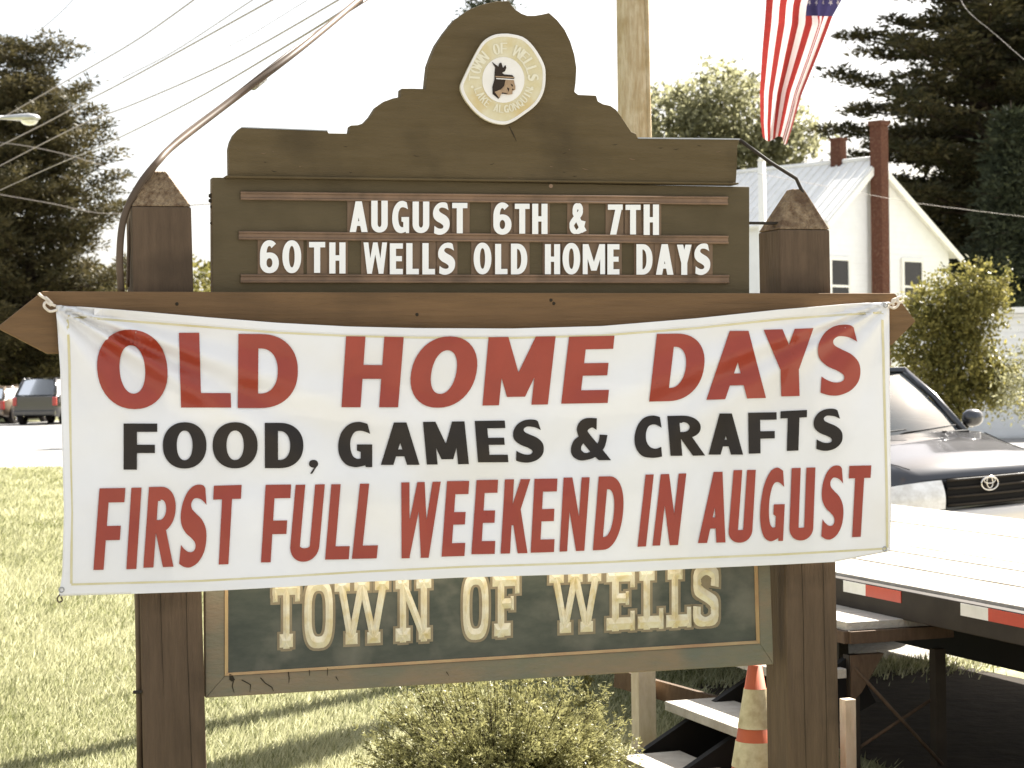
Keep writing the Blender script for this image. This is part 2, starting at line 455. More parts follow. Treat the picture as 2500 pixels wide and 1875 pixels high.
def trunk(name, base, h, r, m, parent, limbs=8, spread=0.5, start=0.4, lean=(0, 0)):
    parts = []
    b = Vector(base)
    pts = [b + Vector((lean[0] * t * t + 0.03 * h * math.sin(3 * t), lean[1] * t, h * t)) for t in (0, .15, .35, .6, .85, 1)]
    parts.append(tubevf([pts[0] - Vector((0, 0, .1))] + pts[1:], [r * 1.3, r, r * .85, r * .62, r * .35, r * .1], 8))
    for i in range(limbs):
        t = start + (0.95 - start) * i / limbs
        p0 = b + Vector((lean[0] * t * t, lean[1] * t, h * t))
        a = i * 2.4 + random.random()
        L = spread * h * (1.1 - t) * (0.8 + .4 * random.random())
        p1 = p0 + Vector((math.cos(a) * L * .5, math.sin(a) * L * .5, L * .35))
        p2 = p0 + Vector((math.cos(a) * L, math.sin(a) * L, L * .8))
        parts.append(tubevf([p0, p1, p2], [r * .4 * (1.1 - t), r * .25 * (1.1 - t), r * .06], 5))
    V, F = joinvf(parts)
    return mk(name, V, F, m, parent, smooth=True)


def deciduous(label, base, h, blobs, count, size, m, group=None, r=0.2, bark='bark', name='broadleaf_tree', cat='tree', tb=0.4, cr=0.16, hollow=0.5, limbs=9, spread=.4, start=.3, clump=26):
    t = thing(name, label, cat, base, group)
    trunk('trunk', base, h, r, M[bark], t, limbs=limbs, spread=spread, start=start)
    bb = [(base[0] + b[0], base[1] + b[1], base[2] + b[2], b[3], b[4], b[5]) for b in blobs]
    crown('crown', bb, count, size, m, t, tb, cr=cr, hollow=hollow, clump=clump)
    return t


def pine(name, label, base, h, blen, m, step=0.55, up=0.15, start=0.12, per=6, nsize=0.16, clump=16, droop=0.0, taper=0.8, dens=3.2, group=None, cat='pine tree', top=0.5, tb=.35, r=.28, gaps=0.15, bias=None, flat=1.0):
    """conifer of separate whorled boughs, each ending in fans of needle clumps"""
    t = thing(name, label, cat, base, group)
    b = Vector(base)
    parts = [tubevf([b - Vector((0, 0, .2)), b + Vector((0, 0, h * .4)), b + Vector((0, 0, h * .8)), b + Vector((0, 0, h))], [r * 1.2, r * .8, r * .4, r * .06], 8)]
    CC = []; TT = []
    z = h * start
    while z < h * 0.985:
        f = (z - h * start) / (h * (1 - start))
        L0 = blen * (max(0.02, 1 - f) ** taper) * (0.55 + 0.45 * min(1, f * 4 + .4)) + top * 0.3
        nb = per if f < .8 else max(3, per - 2)
        a0 = random.random() * 6.28
        for i in range(nb):
            if random.random() < gaps: continue
            a = a0 + i * math.tau / nb + random.uniform(-.3, .3)
            L = L0 * random.uniform(.6, 1.15)
            if bias: L *= 1 + bias * math.cos(a - math.pi)
            dv = Vector((math.cos(a), math.sin(a), 0))
            pz = z + random.uniform(-.3, .3) * step
            u = up * random.uniform(.4, 1.6)
            p0 = b + Vector((0, 0, pz)); p1 = p0 + dv * L * .5 + Vector((0, 0, u * L * .3 - droop * L * .3)); p2 = p0 + dv * L + Vector((0, 0, u * L - droop * L * .8))
            parts.append(tubevf([p0, p1, p2], [r * .22 * (1 - f * .7), r * .13 * (1 - f * .6), .012], 4))
            sd = Vector((-dv.y, dv.x, 0))
            m_ = max(3, int(L * dens))
            for k in range(m_):
                s = 0.22 + 0.82 * (k + random.random()) / m_
                q = p0.lerp(p1, s * 2) if s < .5 else p1.lerp(p2, min(1.05, s * 2 - 1))
                wd = L * .30 * (1.15 - s)
                for _ in range(2):
                    q2 = q + sd * random.uniform(-wd, wd) + Vector((0, 0, random.uniform(-.02, .14) * (1 + .2 * L)))
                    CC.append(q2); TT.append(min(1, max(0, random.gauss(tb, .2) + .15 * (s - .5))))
        z += step * random.uniform(.7, 1.3)
    V, F = joinvf(parts)
    mk('trunk', V, F, M['bark'], t, smooth=True)
    C = np.array([tuple(c) for c in CC]); k = len(C)
    off = RNG.normal(size=(k, clump, 3)) * np.array([nsize * 1.15, nsize * 1.15, nsize * .55 * flat])
    Cn = (C[:, None, :] + off).reshape(-1, 3)
    d = off.reshape(-1, 3) + rvec(k * clump) * nsize * .5 + np.array([0, 0, nsize * .35])
    d /= np.linalg.norm(d, axis=1, keepdims=True)
    s = rvec(k * clump); s = np.cross(d, s); s /= np.linalg.norm(s, axis=1, keepdims=True)
    n = len(Cn)
    ln = (nsize * (.6 + .8 * RNG.random(n)))[:, None]
    Vn = np.zeros((n, 3, 3), np.float32)
    Vn[:, 0] = Cn - s * ln * .22; Vn[:, 1] = Cn + s * ln * .22; Vn[:, 2] = Cn + d * ln
    tv = np.clip(np.repeat(np.array(TT), clump) + RNG.normal(0, .12, n), 0, 1)
    fast('crown', Vn.reshape(-1, 3), np.arange(n * 3).reshape(-1, 3), m, t, tintv=np.repeat(tv, 3))
    return t


def gpos(x, D):
    p = P(x, 900, D); return (p.x, D, 0)


# the background trees
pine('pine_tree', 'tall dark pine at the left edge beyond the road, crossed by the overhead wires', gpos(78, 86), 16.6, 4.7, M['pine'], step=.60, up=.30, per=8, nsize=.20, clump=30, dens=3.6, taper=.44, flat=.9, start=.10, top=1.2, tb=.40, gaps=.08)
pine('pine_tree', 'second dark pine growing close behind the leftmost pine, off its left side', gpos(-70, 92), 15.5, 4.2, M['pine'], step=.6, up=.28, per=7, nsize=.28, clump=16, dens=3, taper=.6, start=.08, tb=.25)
pine('pine_tree', 'huge black-green pine with layered boughs reaching over the house roof', gpos(2415, 74), 27.0, 6.7, M['pine'], step=1.05, up=.12, per=7, nsize=.23, clump=26, dens=4.2, taper=.55, start=.16, tb=.14, gaps=.10, r=.45, flat=.5)
pine('pine_tree', 'dense dark pine at the far right behind the big layered pine', gpos(2560, 82), 28.0, 6.5, M['pine'], step=.7, up=.12, per=8, nsize=.34, clump=16, dens=3, taper=.5, start=.05, tb=.10, gaps=.05, r=.45)
pine('spruce_tree', 'blue-green spruce to the right of the house gable', gpos(2475, 68), 10.8, 2.6, M['spruce'], step=.4, up=-.02, droop=.12, per=9, nsize=.20, clump=18, dens=4, taper=.85, start=.03, tb=.5, cat='spruce tree', gaps=.02)
pine('spruce_tree', 'dark spruce squeezed between house gable and blue-green spruce', gpos(2330, 84), 9.6, 2.5, M['spruce'], step=.45, up=-.02, droop=.12, per=8, nsize=.26, clump=16, dens=3.4, taper=.8, start=.03, tb=.25, cat='spruce tree', gaps=.05)
pine('spruce_tree', 'spruce tip showing behind the arched top of the wooden sign', gpos(1205, 62), 15.6, 2.75, M['spruce'], step=.42, up=.05, droop=.10, per=6, nsize=.18, clump=12, dens=3, taper=.9, start=.3, tb=.75, cat='spruce tree', gaps=.25)
bx = gpos(1790, 96)
deciduous('pale sunlit leafy tree behind the flag and utility pole', bx, 14, [(-2.9, 0, 13.0, 2.3, 2.2, 2.3), (-.2, 0, 14.0, 2.4, 2.2, 2.4), (.6, 0, 11.0, 2.5, 2.3, 2.4), (-3.4, 0, 10.0, 2.6, 2.2, 2.4), (2.9, .5, 12.6, 1.6, 1.7, 1.9), (4.2, .5, 9.6, 1.5, 1.6, 1.2), (-1, 0, 8, 2.9, 2.4, 1.8)], 24000, .16, M['leaf_pale'], r=.25, bark='bark_pale', cr=.24, hollow=.3, spread=.45, tb=.55, clump=14)
bx = gpos(1985, 90)
deciduous('darker leafy tree standing behind the white house ridge', bx, 9.6, [(-1.2, 0, 8.6, 1.6, 1.6, 1.3), (1.4, 0, 9.4, 1.8, 1.6, 1.3), (3, 0, 8.4, 1.6, 1.6, 1.6), (-2.6, 0, 7.4, 1.7, 1.7, 1.5), (.4, 0, 7.2, 2, 2, 1.6)], 12000, .15, M['leaf'], r=.25, cr=.22, hollow=.3, tb=.5, clump=16)
for k, (x, D, hh, rr, lab) in enumerate([(190, 104, 7.6, 3.4, 'round sunlit tree behind the right side of the left pine'), (395, 112, 8.6, 3.4, 'yellow-green tree seen left of the wooden sign post with the cable'), (520, 104, 7.7, 3.0, 'bright leafy tree seen between sign post and letter board'), (20, 100, 6.4, 3.2, 'dim leafy tree under the boughs of the left pine'), (1700, 108, 8.0, 4, 'low leafy tree behind the left end of the white house'), (2440, 95, 8.5, 4, 'broad leafy tree in the dark behind the low white wing')]):
    b = gpos(x, D)
    deciduous(lab, b, hh * .8, [(0, 0, hh * .62, rr, rr, hh * .36), (-rr * .6, 0, hh * .42, rr * .7, rr * .7, hh * .3), (rr * .6, 0, hh * .45, rr * .7, rr * .7, hh * .3)], 9000, .17, M['leaf_yellow'] if k < 3 else M['leaf'], group='leafy trees beyond the road', cr=.3, hollow=.4, clump=14)
# far wood that reads as one mass
wv = []
for i in range(150):
    a = -1.0 + 2.0 * i / 149
    wv.append((200 * math.sin(a), 200 * math.cos(a), 3.2, 6.0, 5.0, 4.6 + 1.6 * math.sin(i * 1.7) + random.random()))
o = crown('far_woodland', wv, 42000, .75, M['leaf'], None, .3, cr=1.3, hollow=.2, clump=14)
props(o, kind='stuff')

# bushes
b = gpos(2330, 41)
deciduous('small bushy tree with sunlit top standing in front of the house wall', b, 2.7, [(-.15, 0, 2.85, .9, .8, .8), (.5, 0, 3.15, .7, .6, .75), (-.55, 0, 2.3, .8, .7, .8), (.2, 0, 1.7, .85, .75, .95), (-.3, 0, 1.2, .62, .6, .7), (.85, .1, 1.5, .55, .4, .6)], 22000, .05, M['leaf_yellow'], name='small_tree', cr=.10, hollow=.25, r=.07, spread=.35, start=.1, tb=.45, clump=18)
b = gpos(2520, 40)
deciduous('thin pale shrub at the right edge before the low white wing', b, 1.9, [(0, 0, 1.5, .55, .5, .75), (-.35, 0, 1.1, .35, .4, .4)], 1300, .045, M['leaf_pale'], name='thin_shrub', cat='shrub', cr=.12, hollow=.3, r=.03, clump=12)
for x, D, hh, rr, lab in [(20, 88, 3.9, 2.4, 'yellow-green bush at the left edge behind the parked cars'), (75, 90, 2.9, 1.6, 'low bush tucked below the left pine behind the black car')]:
    b = gpos(x, D)
    deciduous(lab, b, hh * .7, [(0, 0, hh * .55, rr, rr, hh * .45), (-rr * .7, -.5, hh * .35, rr * .7, rr * .7, hh * .35), (rr * .6, -.5, hh * .4, rr * .6, rr * .7, hh * .35)], 8000, .12, M['leaf_yellow'], name='bush', cat='bush', group='bushes behind the parked cars', cr=.2, clump=14, hollow=.4)


def shrub():
    c = P(1220, 1900, 8.35)
    base = (c.x, 8.35, 0)
    t = thing('low_shrub', 'low feathery shrub with sunlit sprig tips below the hanging town sign', 'shrub', base)
    parts = []; CC = []; DD = []; TT = []
    for i in range(420):
        a = random.random() * math.tau
        el = math.acos(random.random() ** .75) if i % 3 else random.uniform(.9, 1.45)
        L = random.uniform(.38, .66) * (1 - .12 * math.sin(el)) + .05 * math.sin(3 * a)
        d = Vector((math.cos(a) * math.sin(el), math.sin(a) * math.sin(el), math.cos(el)))
        p0 = Vector(base) + Vector((d.x * .03, d.y * .03, 0.0))
        p1 = p0 + Vector((d.x * .55, d.y * .55, d.z * .45 + .05)) * L
        p2 = p0 + d * L + Vector((0, 0, .05))
        parts.append(tubevf([p0, p1, p2], [.004, .003, .0012], 3))
        for k in range(34):
            s = .30 + .72 * (k + random.random()) / 34
            q = p0.lerp(p1, s * 2) if s < .5 else p1.lerp(p2, s * 2 - 1)
            CC.append(q + Vector([random.gauss(0, .017) for _ in range(3)])); DD.append(d + Vector([random.gauss(0, .45) for _ in range(3)]))
            TT.append(.18 + .55 * s + random.gauss(0, .15))  # dark inside, pale at the tips: backlit rim painted into the tint
    V, F = joinvf(parts)
    mk('stems', V, F, M['bark'], t)
    C = np.array([tuple(q) for q in CC]); d = np.array([tuple(q) for q in DD]); d /= np.linalg.norm(d, axis=1, keepdims=True)
    rep = 7
    C = np.repeat(C, rep, 0) + RNG.normal(0, .007, (len(C) * rep, 3)); d = np.repeat(d, rep, 0) + RNG.normal(0, .5, (len(d) * rep, 3)); d /= np.linalg.norm(d, axis=1, keepdims=True)
    s = np.cross(d, rvec(len(d))); s /= np.linalg.norm(s, axis=1, keepdims=True)
    n = len(C); ln = (.011 + .012 * RNG.random(n))[:, None]
    Vn = np.zeros((n, 3, 3), np.float32)
    Vn[:, 0] = C - s * ln * .22; Vn[:, 1] = C + s * ln * .22; Vn[:, 2] = C + d * ln
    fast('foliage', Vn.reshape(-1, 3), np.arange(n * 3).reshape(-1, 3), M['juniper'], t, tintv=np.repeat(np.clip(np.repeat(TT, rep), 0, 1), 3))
    # thin weed stem to its right
    b2 = P(1435, 1900, 8.9); b2 = Vector((b2.x, 8.9, 0))
    w = thing('tall_weed', 'single thin weed stem rising right of the low shrub', 'plant', b2)
    top = P(1428, 1640, 8.9)
    tube('stem', [b2, b2.lerp(top, .5) + Vector((.01, 0, 0)), top], [.004, .003, .0015], M['juniper'], w, 4)
    CC = np.array([tuple(b2.lerp(top, random.uniform(.25, 1)) + Vector([random.gauss(0, .018) for _ in range(3)])) for _ in range(260)])
    V = leaf_tris(CC, .012)
    fast('leaves', V.reshape(-1, 3), np.arange(len(CC) * 4).reshape(-1, 4), M['leaf'], w, tintv=np.full(len(CC) * 4, .5))


shrub()

# ------------------------------------------------------------------ house
def house():
    A = Vector((11.12, 60.0, 0)); g = Vector((.7071, .7071, 0)); r = Vector((-.7071, .7071, 0)); fr = -r
    ZR, ZL, ZE = 8.02, 6.05, 5.25
    sl_, sr = 2.62, 4.55
    L = 9.0
    t = thing('white_house', 'white clapboard house with pale ribbed metal roof and tall red brick chimney', 'house', A)
    up = Vector((0, 0, 1))
    ins = .28

    def pt(s, z, k=0.0): return A + g * s + up * z + r * k
    slopeL = (ZR - ZL) / sl_; slopeR = (ZR - ZE) / sr
    # walls (one shell)
    wl, wr = -sl_ + .25, sr - .35
    zl = ZR - slopeL * -wl - .12; zr = ZR - slopeR * wr - .12
    ring = [(wl, 0), (wr, 0), (wr, zr), (0, ZR - .14), (wl, zl)]
    prism('wall', [pt(s, z, ins) for s, z in ring], r * (L - 2 * ins), M['siding'], t)
    # clapboards of the gable, one by one
    z = .1; i = 0
    bo, bf = [], []
    while z < ZR - .3:
        zt = z + .17
        lo = wl if z < zl else wl + (z - zl) / (ZR - .14 - zl) * (0 - wl)
        hi = wr if z < zr else wr - (z - zr) / (ZR - .14 - zr) * (wr - 0)
        lo2 = wl if zt < zl else wl + (zt - zl) / (ZR - .14 - zl) * (0 - wl)
        hi2 = wr if zt < zr else wr - (zt - zr) / (ZR - .14 - zr) * (wr - 0)
        if hi2 - lo2 > .2:
            V = [pt(lo, z, ins - .028), pt(hi, z, ins - .028), pt(hi2, zt, ins - .008), pt(lo2, zt, ins - .008), pt(lo, z, ins + .0), pt(hi, z, ins + .0)]
            b0 = len(bo); bo += V; bf += [(b0, b0 + 1, b0 + 2, b0 + 3), (b0 + 4, b0 + 5, b0 + 1, b0)]
        z += .17
    props(mk('clapboards', bo, bf, M['siding'], t), kind='stuff')
    # roof slabs
    th = .10
    for nm, s1, z1 in (('roof', -sl_, ZL), ('roof', sr, ZE)):
        q = [pt(0, ZR, 0), pt(s1, z1, 0), pt(s1, z1, L), pt(0, ZR, L)]
        e1 = (q[1] - q[0]).normalized(); nn = e1.cross(r).normalized()
        if nn.z < 0: nn = -nn
        ro = prism(nm, q, -nn * th, M['roof'], t)
        k = .12
        ribs = int((L - .2) / .32)
        base = None
        for j in range(ribs):
            kk = .12 + j * .32
            a = pt(0, ZR, kk) + nn * .018; b2 = pt(s1, z1, kk) + nn * .018
            ln = (b2 - a).length
            V, F = boxvf((a + b2) / 2, ln - .06, .035, .036, e1, r, nn)
            mk('roof_rib', V, F, M['roof'], ro)
    tube('ridge_cap', [pt(0, ZR + .03, -.02), pt(0, ZR + .03, L + .02)], .07, M['roof'], t, 8)
    # rake trim and soffit
    for s1, z1 in ((-sl_, ZL), (sr, ZE)):
        a = pt(0, ZR - .14, -.03); b2 = pt(s1, z1 - .14, -.03); e1 = (b2 - a).normalized(); nn = e1.cross(r).normalized()
        box('rake_board', (a + b2) / 2 + up * -.03, ((b2 - a).length, .05, .19), M['trim_white'], t, e1, r, nn)
    # windows on the gable
    n = fr

    def win(x0, y0, x1, y1, rail):
        p = [RP(x, y, pt(0, 0, ins - .03), n) for x, y in ((x0, y0), (x1, y0), (x1, y1), (x0, y1))]
        s0, s1_ = (p[0] - A).dot(g), (p[1] - A).dot(g); zt, zb = (p[0].z + p[1].z) / 2, (p[2].z + p[3].z) / 2
        c = pt((s0 + s1_) / 2, (zt + zb) / 2, ins - .03); W = s1_ - s0; H = zt - zb
        gl = box('window', c + fr * .01, (W, .05, H), M['window'], t, g, r, up)
        for sx in (-1, 1): box('window_frame', c + g * sx * (W / 2 + .05) + fr * .03, (.11, .09, H + .22), M['trim_white'], gl, g, r, up)
        for sz in (-1, 1): box('window_frame', c + up * sz * (H / 2 + .055) + fr * .032, (W - .004, .09, .11), M['trim_white'], gl, g, r, up)
        box('window_rail', c + up * rail * H + fr * .045, (W - .004, .04, .07), M['trim_white'], gl, g, r, up)
    win(2026, 636, 2068, 752, -.04)
    win(2203, 640, 2247, 752, -.04)
    win(2026, 862, 2068, 975, 0)
    win(2215, 858, 2252, 975, 0)
    # tall chimney on the gable
    ch = box('chimney', pt(-.12, 4.5, -.12), (.38, .40, 9.0), M['brick'], t, g, r, up)
    box('chimney_cap', pt(-.12, 9.06, -.12), (.46, .48, .14), M['brick'], ch, g, r, up)
    c2 = box('chimney', pt(0, 8.20, 1.45), (.35, .35, 1.0), M['brick'], t, g, r, up)
    box('chimney_cap', pt(0, 8.73, 1.45), (.41, .41, .08), M['brick'], c2, g, r, up)
    # shutters-free low wing
    w = thing('low_wing', 'low white clapboard outbuilding at the right edge behind the bushy tree', 'building', (13, 50, 0))
    box('wall', (15.4, 50.5, 1.5), (9.4, 5, 3.0), M['siding'], w)
    props(mk('clapboards', *joinvf([boxvf((15.4, 47.99, .12 + i * .18), 9.4, .03, .15, az=Vector((0, -.1, 1))) for i in range(16)]), M['siding'], w), kind='stuff')
    box('roof', (15.4, 50.5, 3.08), (10.0, 5.6, .14), M['roof'], w)
    box('door', (13.4, 47.96, 1.05), (.95, .08, 2.1), M['trim_white'], w)
    box('corner_board', (10.72, 47.95, 1.5), (.14, .12, 3.0), M['trim_white'], w)


house()

# brick house far left
bh = thing('brick_building', 'far brick building peeking past the left edge of the banner', 'building', (-16, 96, 0))
box('wall', (-16, 99, 1.6), (12, 6, 3.2), M['brick'], bh)
prism('roof', [(-22.4, 95.6, 3.2), (-9.6, 95.6, 3.2), (-9.6, 99, 5.0), (-22.4, 99, 5.0)], (0, 0, .12), M['dark_metal'], bh)
for x in (-20, -17.5, -14, -11.5):
    wd = box('window', (x, 95.96, 1.7), (1.0, .06, 1.1), M['window'], bh)
    box('window_sill', (x, 95.93, 1.1), (1.15, .14, .08), M['trim_white'], wd)

# ------------------------------------------------------------------ letters
def GL(ch, W, v, h):
    """faces (2-D polygons) of a bold capital in the box [0,W]x[0,1]; v / h = vertical / horizontal stroke"""
    F = []

    def rect(a, b, c, d): F.append([(a, b), (c, b), (c, d), (a, d)])

    def diag(x0, y0, x1, y1, t):
        F.append([(x0 - t / 2, y0), (x0 + t / 2, y0), (x1 + t / 2, y1), (x1 - t / 2, y1)])

    def ring(cx, cy, rx, ry, tv, th, a0=0, a1=360, n=28, p=2.15):
        o, q = [], []
        for i in range(n + 1):
            a = math.radians(a0 + (a1 - a0) * i / n); c, s = math.cos(a), math.sin(a)
            fx = math.copysign(abs(c) ** (2 / p), c); fy = math.copysign(abs(s) ** (2 / p), s)
            o.append((cx + rx * fx, cy + ry * fy)); q.append((cx + (rx - tv) * fx, cy + (ry - th) * fy))
        for i in range(n): F.append([o[i], o[i + 1], q[i + 1], q[i]])

    def spl(pts, tv, th, m=7):
        c = crom([(x * 1.0, y, 0) for x, y in pts], m)
        Lp, Rp = [], []
        for i, p in enumerate(c):
            t = (c[min(i + 1, len(c) - 1)] - c[max(i - 1, 0)]); t = t.normalized()
            w = (abs(t.x) * th + abs(t.y) * tv) / 2
            Lp.append((p.x - t.y * w, p.y + t.x * w)); Rp.append((p.x + t.y * w, p.y - t.x * w))
        for i in range(len(c) - 1): F.append([Lp[i], Lp[i + 1], Rp[i + 1], Rp[i]])

    def outl(curves):
        out = []
        for c in curves:
            c = [(x * W, y, 0) for x, y in c]
            out += [(p[0], p[1]) for p in (crom(c, 5) if len(c) > 2 else c)]
        return out

    def SP(pts, tv=v, th=h):
        # pts in the box inset by half a stroke
        spl([(v / 2 + x * (W - v), h / 2 + y * (1 - h)) for x, y in pts], tv, th)
    if ch == 'I': rect(0, 0, W, 1)
    elif ch == 'L': rect(0, 0, v, 1); rect(0, 0, W, h)
    elif ch == 'E': rect(0, 0, v, 1); rect(0, 0, W, h); rect(0, 1 - h, W, 1); rect(0, .5 - h * .45, W * .93, .5 + h * .5)
    elif ch == 'F': rect(0, 0, v, 1); rect(0, 1 - h, W, 1); rect(0, .45 - h * .5, W * .93, .45 + h * .5)
    elif ch == 'H': rect(0, 0, v, 1); rect(W - v, 0, W, 1); rect(0, .5 - h / 2, W, .5 + h / 2)
    elif ch == 'T': rect(0, 1 - h, W, 1); rect(W / 2 - v / 2, 0, W / 2 + v / 2, 1)
    elif ch in 'O0': ring(W / 2, .5, W / 2, .5, v, h, n=40)
    elif ch == 'D':
        c = W * .38
        rect(0, 0, v, 1); rect(0, 0, c, h); rect(0, 1 - h, c, 1); ring(c, .5, W - c, .5, v, h, -90, 90, p=2.2)
    elif ch == 'U':
        ry = min(.36, W * .55)
        rect(0, ry, v, 1); rect(W - v, ry, W, 1); ring(W / 2, ry, W / 2, ry, v, h, 180, 360, p=2.1)
    elif ch == 'C':
        F.append(outl([[(.92, .965), (.67, 1.0), (.36, .95), (.12, .77), (.0, .485), (.06, .22), (.28, .045), (.58, .0), (.82, .005), (1.0, .03)],
                       [(.97, .26), (.77, .215), (.56, .26), (.43, .40), (.42, .60), (.53, .755), (.75, .79), (.98, .71)]]))
    elif ch == 'G':
        F.append(outl([[(.86, .955), (.60, 1.0), (.32, .945), (.09, .76), (.0, .485), (.05, .24), (.22, .065), (.48, .0), (.70, .02), (.80, .045)],
                       [(.81, .0)], [(1, .0)], [(1, .50)], [(.55, .50)], [(.55, .365)], [(.66, .335)],
                       [(.66, .19), (.55, .185), (.43, .25), (.36, .42), (.37, .62), (.49, .775), (.70, .80), (.94, .735)]]))
    elif ch == 'A':
        diag(v * .52, 0, W / 2, 1, v * 1.02); diag(W - v * .52, 0, W / 2, 1, v * 1.02); rect(W * .2, .20, W * .8, .20 + h * .9)
    elif ch == 'Y':
        diag(v * .52, 1, W / 2, .40, v * 1.03); diag(W - v * .52, 1, W / 2, .40, v * 1.03); rect(W / 2 - v / 2, 0, W / 2 + v / 2, .43)
    elif ch == 'W':
        t = v * .86; q = W * .26
        diag(t / 2, 1, q, 0, t); diag(W / 2, 1, q, 0, t * .9); diag(W / 2, 1, W - q, 0, t * .9); diag(W - t / 2, 1, W - q, 0, t)
    elif ch == 'M':
        t = v * .9
        rect(0, 0, t, 1); rect(W - t, 0, W, 1); diag(t * .62, 1, W / 2, .12, t * 1.1); diag(W - t * .62, 1, W / 2, .12, t * 1.1)
    elif ch == 'N':
        t = v * .85
        rect(0, 0, t, 1); rect(W - t, 0, W, 1); diag(t * .55, 1, W - t * .55, 0, t * 1.1)
    elif ch == 'K':
        rect(0, 0, v, 1); diag(v * .9, .38, W - v * .6, 1, v * 1.05); diag(v + (W - 2 * v) * .42, .60, W - v * .52, 0, v * 1.05)
    elif ch == 'R':
        c = W * .42
        rect(0, 0, v, 1); rect(0, 1 - h, c, 1); rect(0, .43, c, .43 + h * .9)
        ring(c, .43 + .285, W * .94 - c, .285, v * .95, h * .9, -90, 90, n=20, p=2.1); diag(W * .46, .5, W - v * .55, 0, v * 1.05)
    elif ch == 'S':
        F.append(outl([[(.85, .955), (.75, .99), (.56, .997), (.36, .97), (.17, .89), (.04, .76), (.01, .62), (.07, .51), (.24, .415), (.46, .35), (.60, .288), (.615, .224), (.52, .185), (.36, .188), (.20, .23), (.094, .275)],
                       [(.073, .044), (.28, .003), (.50, .0), (.75, .057), (.93, .17), (.995, .31), (.96, .455), (.80, .57), (.56, .65), (.40, .71), (.37, .776), (.46, .828), (.60, .833), (.77, .807), (.93, .75)]]))
    elif ch == '6':
        ring(W / 2, .315, W / 2, .315, v, h, n=32)
        ring(W / 2, .55, W / 2, .45, v, h, 48, 188, n=24)
        rect(0, .28, v, .52)
    elif ch == '7':
        rect(0, 1 - h, W, 1); diag(W * .36, 0, W - v * .55, 1, v * 1.05)
    elif ch == '&' and v > .2:
        F.append(outl([[(.65, .71), (.54, .765), (.435, .71), (.46, .626), (.755, .30)], [(1.02, .0)], [(.71, .0)], [(.59, .096), (.283, .43), (.18, .59), (.15, .757), (.236, .91), (.40, .987), (.66, .983)]]))
        F.append(outl([[(.30, .61), (.09, .48), (.0, .28), (.04, .10), (.21, .0), (.42, .01), (.66, .10), (.85, .30), (.93, .59)], [(.73, .60), (.70, .44), (.60, .30), (.47, .19), (.34, .175), (.255, .26), (.29, .37), (.40, .45)]]))
    elif ch == '&':
        SP([(1.0, .0), (.72, .25), (.40, .58), (.24, .78), (.36, .97), (.56, 1.0), (.72, .84), (.6, .66), (.22, .46), (.0, .26), (.12, .06), (.40, .0), (.72, .10), (.92, .42)], v * .92, h * .95)
    elif ch == 'Q':
        ring(W / 2, .5, W / 2, .5, v, h, n=30); diag(W - v * .5, -.08, W * .55, .3, v)
    elif ch == ',':
        ring(W * .5, .72, W * .5, .28, W * .499, .279, n=14); F.append([(W * .62, .5), (W * .99, .68), (W * .35, 0), (W * .12, 0)])
    elif ch == '.':
        ring(W * .5, .5, W * .5, .5, W * .499, .499, n=12)
    return F


def union(F, grid=0.0):
    V, P_ = [], []
    # quads of a tight curve can fold over: feed triangles
    F = [t for f in F for t in ([f] if len(f) != 4 else [[f[0], f[1], f[2]], [f[0], f[2], f[3]]])]
    if grid:
        G2 = []
        for f in F:
            q = []
            for i in range(len(f)):
                a, b = f[i], f[(i + 1) % len(f)]
                k = max(1, int(math.hypot(a[0] - b[0], a[1] - b[1]) / grid))
                q += [(a[0] + (b[0] - a[0]) * t / k, a[1] + (b[1] - a[1]) * t / k) for t in range(k)]
            G2.append(q)
        F = G2
    for f in F:
        a = sum(f[i][0] * f[(i + 1) % len(f)][1] - f[(i + 1) % len(f)][0] * f[i][1] for i in range(len(f)))
        if abs(a) < 1e-9: continue
        if a < 0: f = f[::-1]
        b = len(V); V += [Vector(p) for p in f]; P_.append(list(range(b, b + len(f))))
    if grid:
        xs = [p.x for p in V]; ys = [p.y for p in V]
        x = min(xs) + grid / 2
        while x < max(xs):
            y = min(ys) + grid / 2
            while y < max(ys):
                V.append(Vector((x, y))); y += grid
            x += grid
    r = delaunay_2d_cdt(V, [], P_, 1, 1e-4)
    fs = [f for f, og in zip(r[2], r[5]) if og]
    used = sorted({i for f in fs for i in f}); mp = {i: k for k, i in enumerate(used)}
    return [r[0][i] for i in used], [tuple(mp[i] for i in f) for f in fs]


def bil(q, u, v):
    (ax, ay), (bx_, by), (cx, cy), (dx, dy) = q      # TL TR BR BL
    tx, ty = ax + (bx_ - ax) * u, ay + (by - ay) * u
    lx, ly = dx + (cx - dx) * u, dy + (cy - dy) * u
    return lx + (tx - lx) * v, ly + (ty - ly) * v


# ------------------------------------------------------------------ the wooden sign
sign_base = SO + Vector((0, 0, 0))
sign = thing('wooden_sign', 'brown wooden town sign with arched top, letter board and hanging name board on two posts', 'sign', sign_base)

